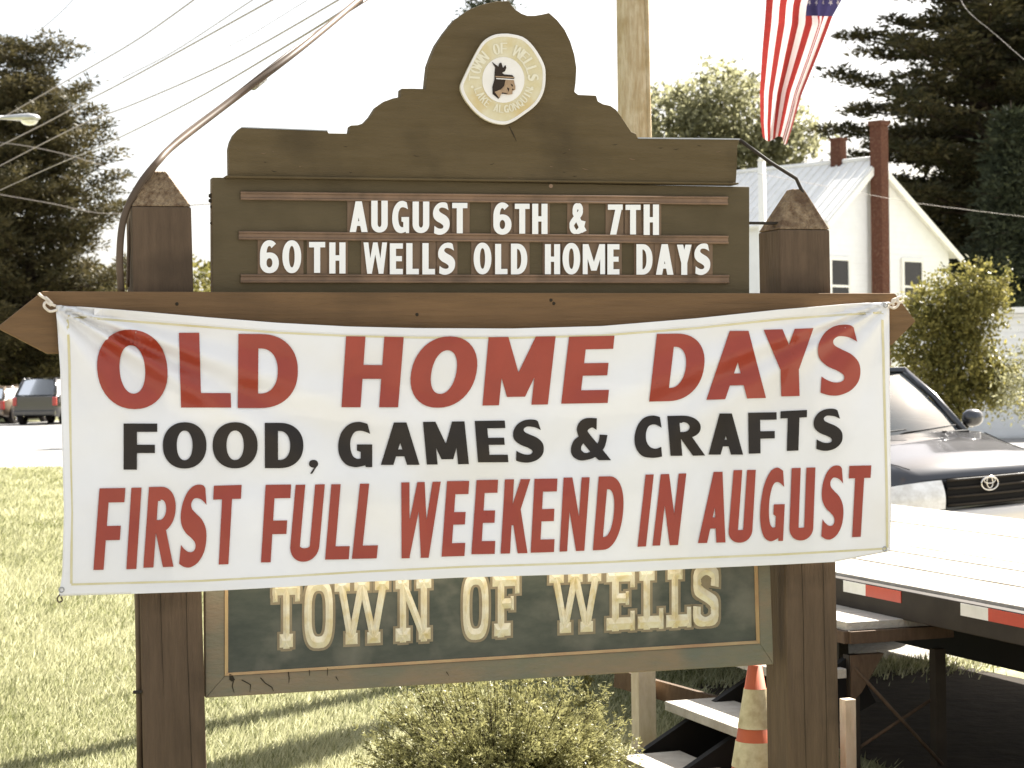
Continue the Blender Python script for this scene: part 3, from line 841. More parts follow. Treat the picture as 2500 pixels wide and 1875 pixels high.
# posts with pyramid tops
def post(label, xs_top, ytop, xs_bot, ybot, yapex, apx):
    d = -SN * .187
    tl, tr = S(xs_top[0], ytop, 0), S(xs_top[1], ytop, 0)
    bl, br = S(xs_bot[0], ybot, 0), S(xs_bot[1], ybot, 0)
    z = (tl.z + tr.z) / 2; tl.z = tr.z = z
    k = (0 - z) / (bl.z - z)
    gl_ = tl.lerp(bl, k); gr = tr.lerp(br, k); gl_.z = gr.z = -.3
    V = [gl_, gr, gr + d, gl_ + d, tl, tr, tr + d, tl + d]
    F = [(3, 2, 1, 0), (4, 5, 6, 7), (0, 1, 5, 4), (1, 2, 6, 5), (2, 3, 7, 6), (3, 0, 4, 7)]
    po = mk('post', V, F, M['post'], sign, bevel=.006)
    ap = S(apx, yapex, -.0935)
    c = (tl + tr + tl + d + tr + d) / 4; c.z = ap.z
    c = Vector((ap.x, ap.y, ap.z))
    e = .024
    e1 = SU * e; e2 = SN * e
    up = Vector((0, 0, .001))
    V = [tl + up, tr + up, tr + d + up, tl + d + up, c - e1 + e2, c + e1 + e2, c + e1 - e2, c - e1 - e2]
    F = [(3, 2, 1, 0), (4, 5, 6, 7), (0, 1, 5, 4), (1, 2, 6, 5), (2, 3, 7, 6), (3, 0, 4, 7)]
    mk('post_cap', V, F, M['cap'], po, bevel=.004)
    # long drying cracks
    for kx in (.30, .72):
        a = tl.lerp(tr, kx) + SN * .001; b2 = gl_.lerp(gr, kx + .05) + SN * .001
        s0 = random.uniform(.02, .2); s1 = random.uniform(.5, .9)
        pts = [a.lerp(b2, s0 + (s1 - s0) * i / 9) + SU * random.gauss(0, .0018) for i in range(10)]
        mk('crack', *tubevf(pts, [.0002] + [.0009] * 8 + [.0002], 4), M['chip'], po)
    return po


post('left', (322, 467), 504, (347, 500), 1640, 420, 385)
post('right', (1903, 2026), 560, (1922, 2047), 1640, 463, 1942)

# beam with pointed ends, in front of the posts
bo_ = .045
beam_px = [(104, 711), (700, 713), (1400, 715), (2186, 716), (2236, 784), (2178, 843), (117, 864), (-8, 800)]
beam = prism('beam', [S(x, y, bo_) for x, y in beam_px], -SN * .044, M['beam'], sign, bevel=.004)
prism('beam', [S(x, y, -.192) for x, y in beam_px], -SN * .04, M['beam'], sign, bevel=.004)
for x, y in ((432, 742), (1018, 768), (1345, 733), (1352, 741)):
    mk('knot', *tubevf([S(x, y, bo_ + .001), S(x, y, bo_ + .003)], [.006, .004], 7), M['chip'], beam)

# letter board
lb = prism('letter_board', [S(x, y, -.03) for x, y in ((518, 433), (1000, 441), (1830, 456), (1830, 726), (519, 726))], -SN * .05, M['letterboard'], sign, bevel=.003)
# left edge blisters and right side bolts of the board
for x, y, s in ((515, 478, .007), (514, 490, .006), (516, 545, .004), (517, 505, .005)):
    mk('paint_flake', *tubevf([S(x, y, -.045), S(x, y, -.05)], [s * 1.3, s], 6), M['chip'], lb)
mk('board_bracket', *boxvf(S(1872, 545, -.06), .14, .03, .008, SU, SN), M['dark_metal'], lb)
mk('bolt', *tubevf([S(1345, 454, .0), S(1345, 454, .012)], .007, 8), M['rail'], lb)
# rails (three double tracks)
for (x0, ya, yb), (x1, yc, yd) in (((588, 468, 487), (1777, 480, 500)), ((583, 564, 585), (1778, 576, 595)), ((588, 670, 690), (1780, 671, 692))):
    ra = prism('letter_rail', [S(x0, ya, -.022), S(x1, yc, -.022), S(x1, yd, -.022), S(x0, yb, -.022)], -SN * .008, M['rail'], sign, bevel=.001)
    ym0, ym1 = (ya + yb) / 2, (yc + yd) / 2
    for q in (-1, 1):
        pts = [(x0, ym0 + q * 7.5), (x1, ym1 + q * 7.5)]
        mk('rail_lip', *tubevf([S(x, y, -.0195) for x, y in pts], .0042, 6), M['rail'], ra, smooth=True)

# changeable letters
def lt(zoom, x0, x1, y0, y1):
    if zoom == 'C': f = lambda x, y: (600 + x / 3.687, 460 + y / 3.687)
    else: f = lambda x, y: (1150 + x / 3.16, 460 + y / 3.16)
    a, b = f(x0, y0), f(x1, y1)
    return a[0], b[0], a[1], b[1]


rows = [
    [('A', 'C', 935, 1098, 116, 393), ('U', 'C', 1130, 1278, 110, 397), ('G', 'C', 1318, 1470, 112, 402), ('U', 'C', 1502, 1652, 118, 402), ('S', 'C', 1684, 1836, 124, 416), ('T', 'C', 1858, 1995, 130, 404),
     ('6', 'D', 172, 312, 108, 357), ('T', 'D', 338, 452, 118, 349), ('H', 'D', 472, 590, 118, 352), ('&', 'D', 760, 890, 118, 350), ('7', 'D', 1056, 1170, 124, 356), ('T', 'D', 1192, 1308, 126, 355), ('H', 'D', 1332, 1450, 124, 359)],
    [('6', 'C', 128, 298, 466, 763), ('0', 'C', 330, 499, 466, 763), ('T', 'C', 570, 715, 482, 760), ('H', 'C', 752, 898, 486, 766), ('W', 'C', 1060, 1272, 486, 768), ('E', 'C', 1297, 1414, 494, 773), ('L', 'C', 1445, 1558, 492, 773), ('L', 'C', 1590, 1703, 492, 774), ('S', 'C', 1730, 1885, 488, 776),
     ('O', 'D', 20, 157, 418, 663), ('L', 'D', 186, 281, 428, 662), ('D', 'D', 308, 434, 426, 663), ('H', 'D', 570, 687, 430, 662), ('O', 'D', 706, 842, 420, 664), ('M', 'D', 862, 1034, 430, 662), ('E', 'D', 1052, 1145, 430, 664), ('D', 'D', 1276, 1400, 430, 665), ('A', 'D', 1426, 1562, 430, 666), ('Y', 'D', 1588, 1702, 434, 667), ('S', 'D', 1722, 1846, 424, 667)]]
TILE_TOP = (lambda x: 484 + (x - 588) * .0110, lambda x: 582 + (x - 588) * .0080)
TILE_BOT = (lambda x: 571 + (x - 588) * .0095, lambda x: 674 + (x - 588) * .0005)
for ri, row in enumerate(rows):
    for ch, zm, x0, x1, y0, y1 in row:
        a, b2, t0, t1 = lt(zm, x0, x1, y0, y1)
        pad = 5.5
        tq = [(a - pad, TILE_TOP[ri](a)), (b2 + pad, TILE_TOP[ri](b2)), (b2 + pad, TILE_BOT[ri](b2)), (a - pad, TILE_BOT[ri](a))]
        tl_ = prism('letter_tile', [S(x, y, -.0262) for x, y in tq], -SN * .003, M['tile'], sign)
        W = (b2 - a) / (t1 - t0)
        v = .198 if ch not in 'WM' else .18
        if ch == '&': v = .15
        V2, F2 = union(GL(ch, W, v, .175 if ch != '&' else .13))
        q = [(a, t0), (b2, t0), (b2, t1), (a, t1)]
        n = len(V2)
        Vt = [S(*bil(q, p.x / W, p.y), -.012) for p in V2]
        Vb = [S(*bil(q, p.x / W, p.y), -.0262) for p in V2]
        # side walls from the boundary edges
        ec = {}
        for f in F2:
            for i in range(3):
                e = (f[i], f[(i + 1) % 3]); ec[tuple(sorted(e))] = ec.get(tuple(sorted(e)), []) + [e]
        Fs = [tuple(f) for f in F2]
        for e in ec.values():
            if len(e) == 1: i, j = e[0]; Fs.append((j, i, i + n, j + n))
        mk('letter', Vt + Vb, Fs, M['white_letter'], tl_, bevel=.0)

# header board with arch
hd = [(560, 431), (559, 362), (563, 345), (571, 328), (583, 315), (592, 311), (700, 315), (800, 319), (802, 325), (853, 326), (856, 306), (874, 305), (889, 300), (905, 283), (919, 261), (937, 248), (959, 240), (979, 236), (980, 216), (1010, 216), (1040, 217),
      (1042, 195), (1046, 159), (1055, 134), (1066, 108), (1086, 78), (1111, 47), (1144, 24), (1176, 11), (1212, 3), (1243, 2), (1249, 12), (1260, 24), (1274, 33), (1288, 38), (1306, 38), (1324, 35), (1341, 31), (1361, 49), (1379, 72), (1393, 101), (1403, 134), (1408, 166), (1406, 202), (1403, 224),
      (1412, 231), (1456, 233), (1460, 247), (1473, 254), (1491, 258), (1505, 268), (1518, 286), (1531, 306), (1541, 321), (1554, 327), (1557, 338), (1605, 337), (1700, 339), (1806, 341), (1801, 356), (1800, 400), (1797, 449), (1300, 443)]
prism('header_board', [S(x, y, -.008) for x, y in hd], -SN * .05, M['board'], sign, bevel=.003)
prism('drip_ledge', [S(x, y, .004) for x, y in ((552, 428), (1804, 446), (1804, 450), (552, 434))], -SN * .07, M['board'], sign, bevel=.002)
mk('crack', *tubevf([S(1243, 308, -.0075), S(1252, 326, -.0075), S(1261, 345, -.0075)], [.0012, .0022, .0006], 5), M['chip'], sign)
for k in range(26):
    x = random.uniform(575, 1785); y = random.uniform(350, 436) if random.random() < .7 else random.uniform(60, 330)
    if y < 345 and not (1095 < x < 1370): continue
    if y > 330 or abs(x - 1230) > 125:
        a = random.uniform(-.3, .3); L_ = random.uniform(4, 16)
        mk('paint_scratch', *tubevf([S(x, y, -.0078), S(x + L_ * .5, y + a * L_ * .5 + 1, -.0074), S(x + L_, y + a * L_, -.0078)], [.0002, .0011, .0002], 4), M['rail'] if k % 3 == 0 else M['chip'], sign)
# bright sliver of flashing on the right shoulder
prism('top_flashing', [S(1558, 335, -.006), S(1806, 338, -.006), S(1806, 341, -.006), S(1558, 338.5, -.006)], -SN * .054, M['metal'], sign)
prism('top_flashing', [S(590, 309.5, -.006), S(800, 317.5, -.006), S(800, 320, -.006), S(590, 312, -.006)], -SN * .054, M['metal'], sign)

# seal
dz = [(1240, 82), (1276, 90), (1303, 114), (1327, 154), (1332, 183), (1328, 222), (1310, 255), (1276, 282), (1249, 299), (1227, 304), (1195, 297), (1166, 279), (1144, 255), (1130, 233), (1124, 213), (1130, 194), (1151, 150), (1175, 107), (1195, 90), (1216, 83)]
dzs = crom([(x, y, 0) for x, y in dz + dz[:1]], 3)[:-1]
dcx, dcy = 1230, 194
seal = prism('town_seal', [S(p.x, p.y, .010) for p in dzs], -SN * .018, M['seal'], sign, bevel=.004)
V, F = [], []
for i, p in enumerate(dzs):
    for k, o_ in ((.93, .0105), (.965, .0135), (1.0, .0105)):
        V.append(S(dcx + (p.x - dcx) * k, dcy + (p.y - dcy) * k, o_))
n = len(dzs)
for i in range(n):
    j = (i + 1) % n
    F += [(i * 3, j * 3, j * 3 + 1, i * 3 + 1), (i * 3 + 1, j * 3 + 1, j * 3 + 2, i * 3 + 2)]
mk('seal_rim', V, F, M['seal_white'], seal, smooth=True)
c_ = [S(1229 + 51.5 * math.cos(i * math.tau / 40), 195 + 56 * math.sin(i * math.tau / 40), .0125) for i in range(40)]
prism('seal_centre', c_, -SN * .002, M['seal_white'], seal)


def zp(L): return [S(1050 + x / 5.53, 20 + y / 5.53, .0155) for x, y in L]


def flat(name, L, m, parent, th=.0015, off=0.0):
    prism(name, [p + SN * off for p in zp(L)], -SN * th, m, parent)


head = [(835, 725), (905, 775), (922, 790), (935, 745), (962, 735), (985, 805), (1018, 768), (1030, 805), (1012, 850), (972, 872), (998, 893), (1110, 903), (1140, 935), (1128, 975), (1015, 985), (1000, 1050), (960, 1092), (925, 1225), (845, 1158), (842, 1060), (870, 960), (872, 870), (880, 800)]
flat('head_silhouette', head, M['ink'], seal)
flat('head_silhouette', [(1018, 968), (1128, 968), (1140, 1020), (1152, 1060), (1148, 1100), (1112, 1120), (1112, 1160), (1050, 1168), (965, 1150), (935, 1215), (870, 1130), (960, 1095), (1000, 1050)], M['copper'], seal, off=.0012)
flat('headband', [(880, 916), (1130, 930), (1136, 945), (884, 932)], M['copper'], seal, off=.001)
flat('headband', [(890, 944), (1132, 958), (1134, 972), (894, 956)], M['seal_white'], seal, off=.001)
for L in ([(1085, 1020), (1115, 1035), (1118, 1062), (1098, 1050)], [(1035, 1070), (1068, 1085), (1060, 1130), (1045, 1100)], [(970, 1138), (1050, 1150), (1030, 1158), (965, 1155)], [(1110, 1085), (1128, 1095), (1120, 1110), (1104, 1100)]):
    flat('face_line', L, M['ink'], seal, th=.001, off=.002)


def arc_text(txt, R, hgt, a_mid, step, flip, m, vw=.2):
    n = len(txt)
    parts = []
    for i, ch in enumerate(txt):
        if ch == ' ': continue
        a = a_mid + (i - (n - 1) / 2) * step * (-1 if flip else 1)
        Wd = .62 if ch not in 'WMI.' else (.95 if ch in 'WM' else .22)
        hh = hgt if ch != '.' else hgt * .25
        V2, F2 = union(GL(ch, Wd, vw, .10 if ch != '.' else .2))
        ar = math.radians(a)
        er = (math.sin(ar), -math.cos(ar)); et = (math.cos(ar), math.sin(ar))
        if flip: er = (-er[0], -er[1]); et = (-et[0], -et[1])
        base = (dcx + math.sin(ar) * (R if not flip else R + hgt) * .96, dcy - math.cos(ar) * (R if not flip else R + hgt) * 1.03)
        V = []
        for p in V2:
            lx = (p.x - Wd / 2) * hh; ly = p.y * hh + (hgt * .35 if ch == '.' else 0)
            V.append(S(base[0] + et[0] * lx + er[0] * ly, base[1] + et[1] * lx + er[1] * ly, .0122))
        parts.append((V, F2))
    V, F = joinvf(parts)
    mk('lettering', V, F, m, seal)


arc_text('TOWN OF WELLS', 61, 27, 0, 14.4, False, M['seal_text'])
arc_text('LAKE ALGONQUIN', 60, 19, 180, 10.6, True, M['seal_text'], .18)
for x, y in ((1153, 212), (1299, 215)):
    mk('lettering', *tubevf([S(x, y, .0102), S(x, y, .0125)], .005, 10), M['seal_text'], seal)

# lower name board -------------------------------------------------------
fo = -.03
outer = [(500, 1290), (1876, 1258), (1889, 1622), (502, 1704)]
inner = [(549, 1330), (1848, 1300), (1855, 1571), (549, 1650)]
for i, nm in enumerate(('top', 'right', 'bottom', 'left')):
    j = (i + 1) % 4
    prism('frame_rail', [S(*outer[i], fo), S(*outer[j], fo), S(*inner[j], fo), S(*inner[i], fo)], -SN * .045, M['frame'], sign, bevel=.003)
cx_, cy_ = 1200, 1465
inn2 = [(x + (8 if x < cx_ else -8), y + (8 if y < cy_ else -7)) for x, y in inner]
for i in range(4):
    j = (i + 1) % 4
    prism('gold_trim', [S(*inner[i], fo + .003), S(*inner[j], fo + .003), S(*inn2[j], fo - .012), S(*inn2[i], fo - .012)], -SN * .01, M['trim'], sign)
pn = prism('name_panel', [S(*p, fo - .016) for p in inner], -SN * .02, M['panel'], sign)
# peeling cracks in the lower rail
for L in ([(562, 1652), (570, 1662), (567, 1675), (572, 1692)], [(590, 1660), (604, 1667), (612, 1672), (610, 1690)], [(636, 1655), (648, 1668), (664, 1678), (668, 1688)], [(704, 1640), (706, 1656), (705, 1668)], [(755, 1636), (756, 1650)], [(800, 1632), (799, 1650)], [(820, 1652), (826, 1662)], [(1090, 1640), (1096, 1650)]):
    mk('crack', *tubevf([S(x, y, fo + .001) for x, y in L], [.0018] * (len(L) - 1) + [.0006], 4), M['chip'], sign)
prism('paint_chip', [S(x, y, fo + .0015) for x, y in ((560, 1645), (568, 1648), (574, 1660), (566, 1664), (560, 1660))], -SN * .001, M['chip'], sign)


def slab(ch):
    """strokes of a slab letter in the unit box: (centre line, half-width in x, in y)"""
    v, h = .15, .085
    st = []

    def R(x0, y0, x1, y1): st.append([((x0, y0), (x0, y1)), ((x1, y0), (x1, y1))])     # rectangle as pair list, along x

    def V_(x, y0, y1, t=v): st.append(('bar', (x, y0), (x, y1), t))

    def H_(x0, x1, y, t): st.append(('bar', (x0, y), (x1, y), t))
    st = []
    if ch == 'T':
        V_(.5, .0, 1, .23); H_(.26, .74, .12, .2); H_(.0, 1, .90, .2); V_(.1, .70, 1, .17); V_(.9, .70, 1, .17)
    elif ch == 'F':
        V_(.33, 0, 1, .24); H_(.08, .68, .12, .2); H_(.02, 1, .90, .2); V_(.92, .68, 1, .16); H_(.3, .76, .53, .16); V_(.74, .42, .64, .12)
    elif ch == 'E':
        V_(.33, 0, 1, .24); H_(.02, 1, .12, .2); H_(.02, 1, .90, .2); V_(.92, .70, 1, .16); V_(.92, 0, .32, .16); H_(.3, .76, .53, .16); V_(.74, .42, .64, .12)
    elif ch == 'L':
        V_(.36, 0, 1, .25); H_(.02, 1, .12, .2); H_(.08, .66, .90, .2); V_(.91, 0, .34, .17)
    elif ch == 'N':
        V_(.24, 0, 1, .17); V_(.80, 0, 1, .17); st.append(('bar', (.20, .97), (.82, .05), .2)); H_(.04, .44, .12, .2); H_(.04, .40, .91, .18); H_(.6, 1, .91, .18); H_(.66, .98, .12, .18)
    elif ch == 'W':
        for a, b2 in ((.12, .30), (.50, .30), (.50, .72), (.90, .72)): st.append(('bar', (a, .95), (b2, .06), .125))
        H_(.0, .28, .91, .18); H_(.36, .64, .91, .18); H_(.74, 1, .91, .18); H_(.2, .42, .10, .17); H_(.60, .84, .10, .17)
    elif ch == 'O': st.append(('ring',))
    elif ch == 'S': st.append(('s',))
    return st


def slab_ribbon(s):
    """left, mid, right polylines in the unit box"""
    if s[0] == 'bar':
        (x0, y0), (x1, y1), t = s[1:]
        horiz = abs(y1 - y0) < 1e-6
        if horiz: e, w = (0, t / 2), (t / 2, 0)
        else: e, w = (t / 2, 0), (0, t * .32)
        sx = 1 if x1 >= x0 else -1
        if horiz:
            mids = [(x0 + min(w[0], (x1 - x0) * .5), y0), (x1 - min(w[0], (x1 - x0) * .5), y1)]
            return [(x0, y0 + t / 2), (x1, y1 + t / 2)], mids, [(x0, y0 - t / 2), (x1, y1 - t / 2)]
        d = 1 if y1 > y0 else -1
        k = w[1] / abs(y1 - y0)
        mids = [(x0 + (x1 - x0) * k, y0 + (y1 - y0) * k), (x1 - (x1 - x0) * k, y1 - (y1 - y0) * k)]
        return [(x0 - t / 2, y0), (x1 - t / 2, y1)], mids, [(x0 + t / 2, y0), (x1 + t / 2, y1)]
    if s[0] == 'ring':
        o, m_, q = [], [], []
        for i in range(33):
            a = math.tau * i / 32; c, sn = math.cos(a), math.sin(a); p = 3.0
            fx = math.copysign(abs(c) ** (2 / p), c); fy = math.copysign(abs(sn) ** (2 / p), sn)
            o.append((.5 + .5 * fx, .5 + .52 * fy)); m_.append((.5 + .37 * fx, .5 + .435 * fy)); q.append((.5 + .245 * fx, .5 + .345 * fy))
        return o, m_, q
    pts = crom([(.86, .66, 0), (.86, .84, 0), (.66, .92, 0), (.36, .92, 0), (.16, .84, 0), (.15, .68, 0), (.26, .58, 0), (.72, .44, 0), (.85, .34, 0), (.84, .16, 0), (.64, .09, 0), (.34, .09, 0), (.14, .17, 0), (.13, .34, 0)], 4)
    Lp, Mp, Rp = [], [], []
    for i, p in enumerate(pts):
        t = (pts[min(i + 1, len(pts) - 1)] - pts[max(i - 1, 0)]).normalized()
        wx = .15 * abs(t.y) + .10 * abs(t.x)
        Lp.append((p.x - t.y * wx, p.y + t.x * wx * .75)); Mp.append((p.x, p.y)); Rp.append((p.x + t.y * wx, p.y - t.x * wx * .75))
    return Lp, Mp, Rp


def base_y(x): return 1585 + (x - 676) * -.0530
def top_y(x): return 1421 + (x - 676) * -.0370


lx = [('T', 665, 733), ('O', 743, 813), ('W', 817, 950), ('N', 962, 1053), ('O', 1130, 1193), ('F', 1201, 1268), ('W', 1341, 1468), ('E', 1479, 1550), ('L', 1556, 1620), ('L', 1625, 1688), ('S', 1694, 1753)]
po_ = fo - .016
for ch, a, b2 in lx:
    q = [(a, top_y(a)), (b2, top_y(b2)), (b2, base_y(b2)), (a, base_y(a))]
    faces = []; parts = []
    ex, ey = 6.0 / (b2 - a), 6.0 / 160
    for s in slab(ch):
        Lp, Mp, Rp = slab_ribbon(s)
        n = len(Lp)
        if s[0] == 'ring':
            Lo = [(.5 + (x - .5) * (1 + 2 * ex), .5 + (y - .5) * (1 + 2 * ey)) for x, y in Lp]; Ro = [(.5 + (x - .5) * (1 - 5 * ex), .5 + (y - .5) * (1 - 3 * ey)) for x, y in Rp]
            faces += [[Lo[i], Lo[i + 1], Ro[i + 1], Ro[i]] for i in range(n - 1)]
        else:
            for i in range(n - 1):
                f = [Lp[i], Lp[i + 1], Rp[i + 1], Rp[i]]
                xs = [p[0] for p in f]; ys = [p[1] for p in f]; mx, my = sum(xs) / 4, sum(ys) / 4
                faces.append([(p[0] + math.copysign(ex, p[0] - mx), p[1] + math.copysign(ey, p[1] - my)) for p in f])
        V, F = [], []
        for i in range(n):
            for p, o_ in ((Lp[i], .003), (Mp[i], .013), (Rp[i], .003)):
                V.append(S(*bil(q, *p), po_ + o_))
        for i in range(n - 1):
            F += [(i * 3, i * 3 + 1, i * 3 + 4, i * 3 + 3), (i * 3 + 1, i * 3 + 2, i * 3 + 5, i * 3 + 4)]
        if s[0] != 'ring': F += [(0, 2, 1), ((n - 1) * 3, (n - 1) * 3 + 1, (n - 1) * 3 + 2)]
        parts.append((V, F))
    V2, F2 = union(faces)
    ol = mk('letter_outline', [S(*bil(q, p.x, p.y), po_ + .0022) for p in V2], F2, M['gold_edge'], sign)
    V, F = joinvf(parts)
    mk('gold_letter', V, F, M['gold'], ol)

# conduit and cable on the left post
cab = thing('service_cable', 'thick brown power cable dropping past the top of the left sign post', 'cable', S(300, 700, .0))
cp = [(900, -20, 8.0), (735, 117, 7.2), (560, 250, 6.9), (430, 350, 6.62), (385, 395, 6.5), (345, 445, 6.46), (312, 505, 6.45), (297, 560, 6.45), (292, 640, 6.45), (296, 712, 6.46)]
pts = crom([P(*c) for c in cp], 6)
tube('cable_sheath', pts, .0115, M['cable'], cab, 10)
cp2 = [(925, -20, 8.15), (800, 60, 7.62), (700, 132, 7.14), (560, 242, 6.92), (430, 342, 6.64), (380, 408, 6.52), (340, 480, 6.5), (318, 540, 6.5), (312, 700, 6.5)]
tube('cable_strand', crom([P(*c) for c in cp2], 6), .0055, M['cable'], cab, 8)
tube('splice_sleeve', [P(617, 210, 7.03), P(642, 190, 7.10)], .0165, M['metal'], cab, 10)
tube('splice_sleeve', [P(316, 492, 6.48), P(338, 455, 6.49), P(350, 436, 6.5)], .011, M['metal'], cab, 10)
tube('cable_tie', [P(412, 362, 6.58), P(426, 358, 6.60)], .006, M['dark_metal'], cab, 6)
cd = thing('power_conduit', 'brown conduit pipe running down the left edge of the left sign post', 'pipe', S(330, 1640, .02))
tube('pipe', [S(333, 870, -.03), S(341, 1900, -.03)], .010, M['cable'], cd, 8)
for y in (1690, 1420):
    tube('strap', [S(326, y, -.01), S(346, y, .004)], .006, M['dark_metal'], cd, 6)
arm = thing('lamp_arm', 'thin bent black rod arching from the header board to the right post top', 'rod', S(1807, 343, 0))
tube('rod', [S(1806, 342, -.03), S(1880, 396, -.05), S(1944, 436, -.07), S(1956, 462, -.07), S(1968, 486, -.07)], [.007] * 5, M['dark_metal'], arm, 8)

# ------------------------------------------------------------------ banner
TOP = [(136, 745), (230, 752), (339, 760), (500, 774), (678, 788), (850, 797), (1017, 801), (1250, 802), (1469, 796), (1700, 777), (1900, 756), (2060, 743), (2171, 737)]
BOT = [(143, 1455), (320, 1450), (494, 1444), (700, 1433), (900, 1420), (1130, 1410), (1443, 1401), (1700, 1388), (1900, 1379), (2038, 1372), (2173, 1346)]
LEF = [(136, 745), (147, 900), (152, 1100), (156, 1250), (152, 1400), (143, 1455)]
RIG = [(2171, 737), (2173, 1000), (2176, 1250), (2173, 1346)]


def lin(L, s, key=0):
    xs = [p[key] for p in L]
    return float(np.interp(s, xs, [p[1 - key] for p in L]))


def fold(x, y):
    """distance of the vinyl in front of the posts, metres"""
    d = .070
    t = (x - 136) / 2035
    d += .012 * math.sin(math.pi * t)
    # creases fanning from the two upper ties
    for cx, cy, sg in ((112, 735, 1), (2190, 728, -1)):
        dx, dy = (x - cx) * sg, y - cy
        r = math.hypot(dx, dy); a = math.degrees(math.atan2(dy, max(dx, 1e-3)))
        am = math.exp(-r / 820) * min(1, r / 90)
        for a0, w, h in ((6, 3.5, .006), (13, 3.0, -.007), (19, 2.6, .010), (25, 2.8, -.011), (31, 3.2, .010), (40, 4.5, -.008), (54, 6, .007), (70, 6, -.005)):
            d += am * h * (2.3 if sg > 0 else 1.4) * math.exp(-((a - a0) / w) ** 2)
    d += .0034 * math.sin(x * .0105 + y * .009) + .0024 * math.sin(x * .021 - y * .017 + 1) + .0012 * math.sin(x * .013 + y * .034 + 2 * math.sin(x * .004)) + .0010 * math.sin(x * .05 + y * .012)
    d += .004 * math.sin((y - 740) * .0085 + x * .0012)
    for a0, h, w in ((930, .004, 26), (1190, -.003, 30), (1010, .0025, 18)):
        d += h * math.exp(-((y + .22 * (x - 300) * (1 if x < 1100 else 0) - a0 - 60) / w) ** 2) * math.exp(-((x - 560) / 420) ** 2)
    return d


def Bn(x, y, off=0.0):
    return S(x, y, fold(x, y) + off)


banner = thing('banner', 'white vinyl festival banner with red and black lettering tied across the wooden sign', 'banner', S(1150, 1100, .08))
NX, NY = 300, 110
V = []
for j in range(NY + 1):
    tj = j / NY
    for i in range(NX + 1):
        s = i / NX
        x0 = 136 + (2171 - 136) * s
        yt = lin(TOP, x0); yb = lin(BOT, 143 + (2173 - 143) * s)
        y = yt + (yb - yt) * tj
        xl = lin(LEF, min(max(745 + 710 * tj, 745), 1455), 1); xr = lin(RIG, min(max(737 + 609 * tj, 737), 1346), 1)
        x = xl + (xr - xl) * s
        V.append(Bn(x, y))
F = [(j * (NX + 1) + i, (j + 1) * (NX + 1) + i, (j + 1) * (NX + 1) + i + 1, j * (NX + 1) + i + 1) for j in range(NY) for i in range(NX)]
fab = mk('fabric', V, F, M['vinyl'], banner, smooth=True)
so_ = fab.modifiers.new('thick', 'SOLIDIFY'); so_.thickness = .0012; so_.offset = -1


def strip(name, L, w, off, m, parent, n=60):
    L2 = []
    for k in range(len(L) - 1):
        d = max(2, int(math.hypot(L[k + 1][0] - L[k][0], L[k + 1][1] - L[k][1]) / 18))
        for i in range(d): L2.append((L[k][0] + (L[k + 1][0] - L[k][0]) * i / d, L[k][1] + (L[k + 1][1] - L[k][1]) * i / d))
    L2.append(L[-1])
    V = []
    for i, p in enumerate(L2):
        a = L2[max(i - 1, 0)]; b = L2[min(i + 1, len(L2) - 1)]
        tx, ty = b[0] - a[0], b[1] - a[1]; ln = math.hypot(tx, ty); nx, ny = -ty / ln * w / 2, tx / ln * w / 2
        V += [Bn(p[0] + nx, p[1] + ny, off), Bn(p[0] - nx, p[1] - ny, off)]
    mk(name, V, [(2 * i, 2 * i + 1, 2 * i + 3, 2 * i + 2) for i in range(len(L2) - 1)], m, parent)


# hems (folded-over edge) and the printed line
strip('hem', [(x, y + 9) for x, y in TOP[1:-1]], 17, .0016, M['vinyl'], banner)
strip('hem', [(x, y - 8) for x, y in BOT[1:-1]], 15, .0016, M['vinyl'], banner)
strip('hem', [(x + 11, y) for x, y in LEF[1:-1]], 14, .0016, M['vinyl'], banner)
gl_ = [(166, 772), (230, 777), (339, 786), (500, 798), (678, 812), (850, 820), (1017, 824), (1250, 825), (1469, 819), (1700, 801), (1900, 780), (2060, 768), (2152, 763)]
strip('printed_line', gl_, 5, .0010, M['gold_print'], banner)
strip('printed_line', [(165, 780), (170, 900), (172, 1100), (175, 1250), (174, 1425)], 6, .0010, M['gold_print'], banner)
strip('printed_line', [(174, 1427), (494, 1418), (700, 1407), (900, 1395), (1130, 1384), (1443, 1374), (1700, 1362), (1900, 1354), (2166, 1339)], 5, .0010, M['gold_print'], banner)
strip('printed_line', [(2154, 765), (2160, 1000), (2165, 1200), (2166, 1337)], 6, .0010, M['gold_print'], banner)

ZA = lambda x, y: (200 + x / 2.212, 780 + y / 2.212)
ZB = lambda x, y: (1150 + x / 2.212, 760 + y / 2.212)
B = lambda x0, x1, y0, y1, sh=0: ((x0 + sh, y0), (x1 + sh, y0), (x1 - sh, y1), (x0 - sh, y1))
line1 = [('O', 'A', ((70, 55), (450, 55), (475, 484), (95, 484))), ('L', 'A', ((524, 72), (794, 72), (806, 476), (535, 476))), ('D', 'A', ((845, 78), (1168, 80), (1165, 478), (842, 478))),
         ('H', 'A', ((1427, 90), (1738, 95), (1708, 474), (1402, 474))), ('O', 'A', ((1812, 90), (2165, 92), (2098, 477), (1745, 477))),
         ('M', 'B', ((95, 140), (457, 135), (415, 503), (62, 509))), ('E', 'B', ((530, 137), (775, 132), (738, 495), (487, 499))),
         ('D', 'B', ((1004, 122), (1282, 118), (1236, 481), (962, 488))), ('A', 'B', ((1286, 107), (1610, 105), (1594, 468), (1270, 478))),
         ('Y', 'B', ((1580, 100), (1850, 91), (1860, 455), (1590, 462))), ('S', 'B', ((1872, 76), (2100, 68), (2106, 450), (1870, 457)))]
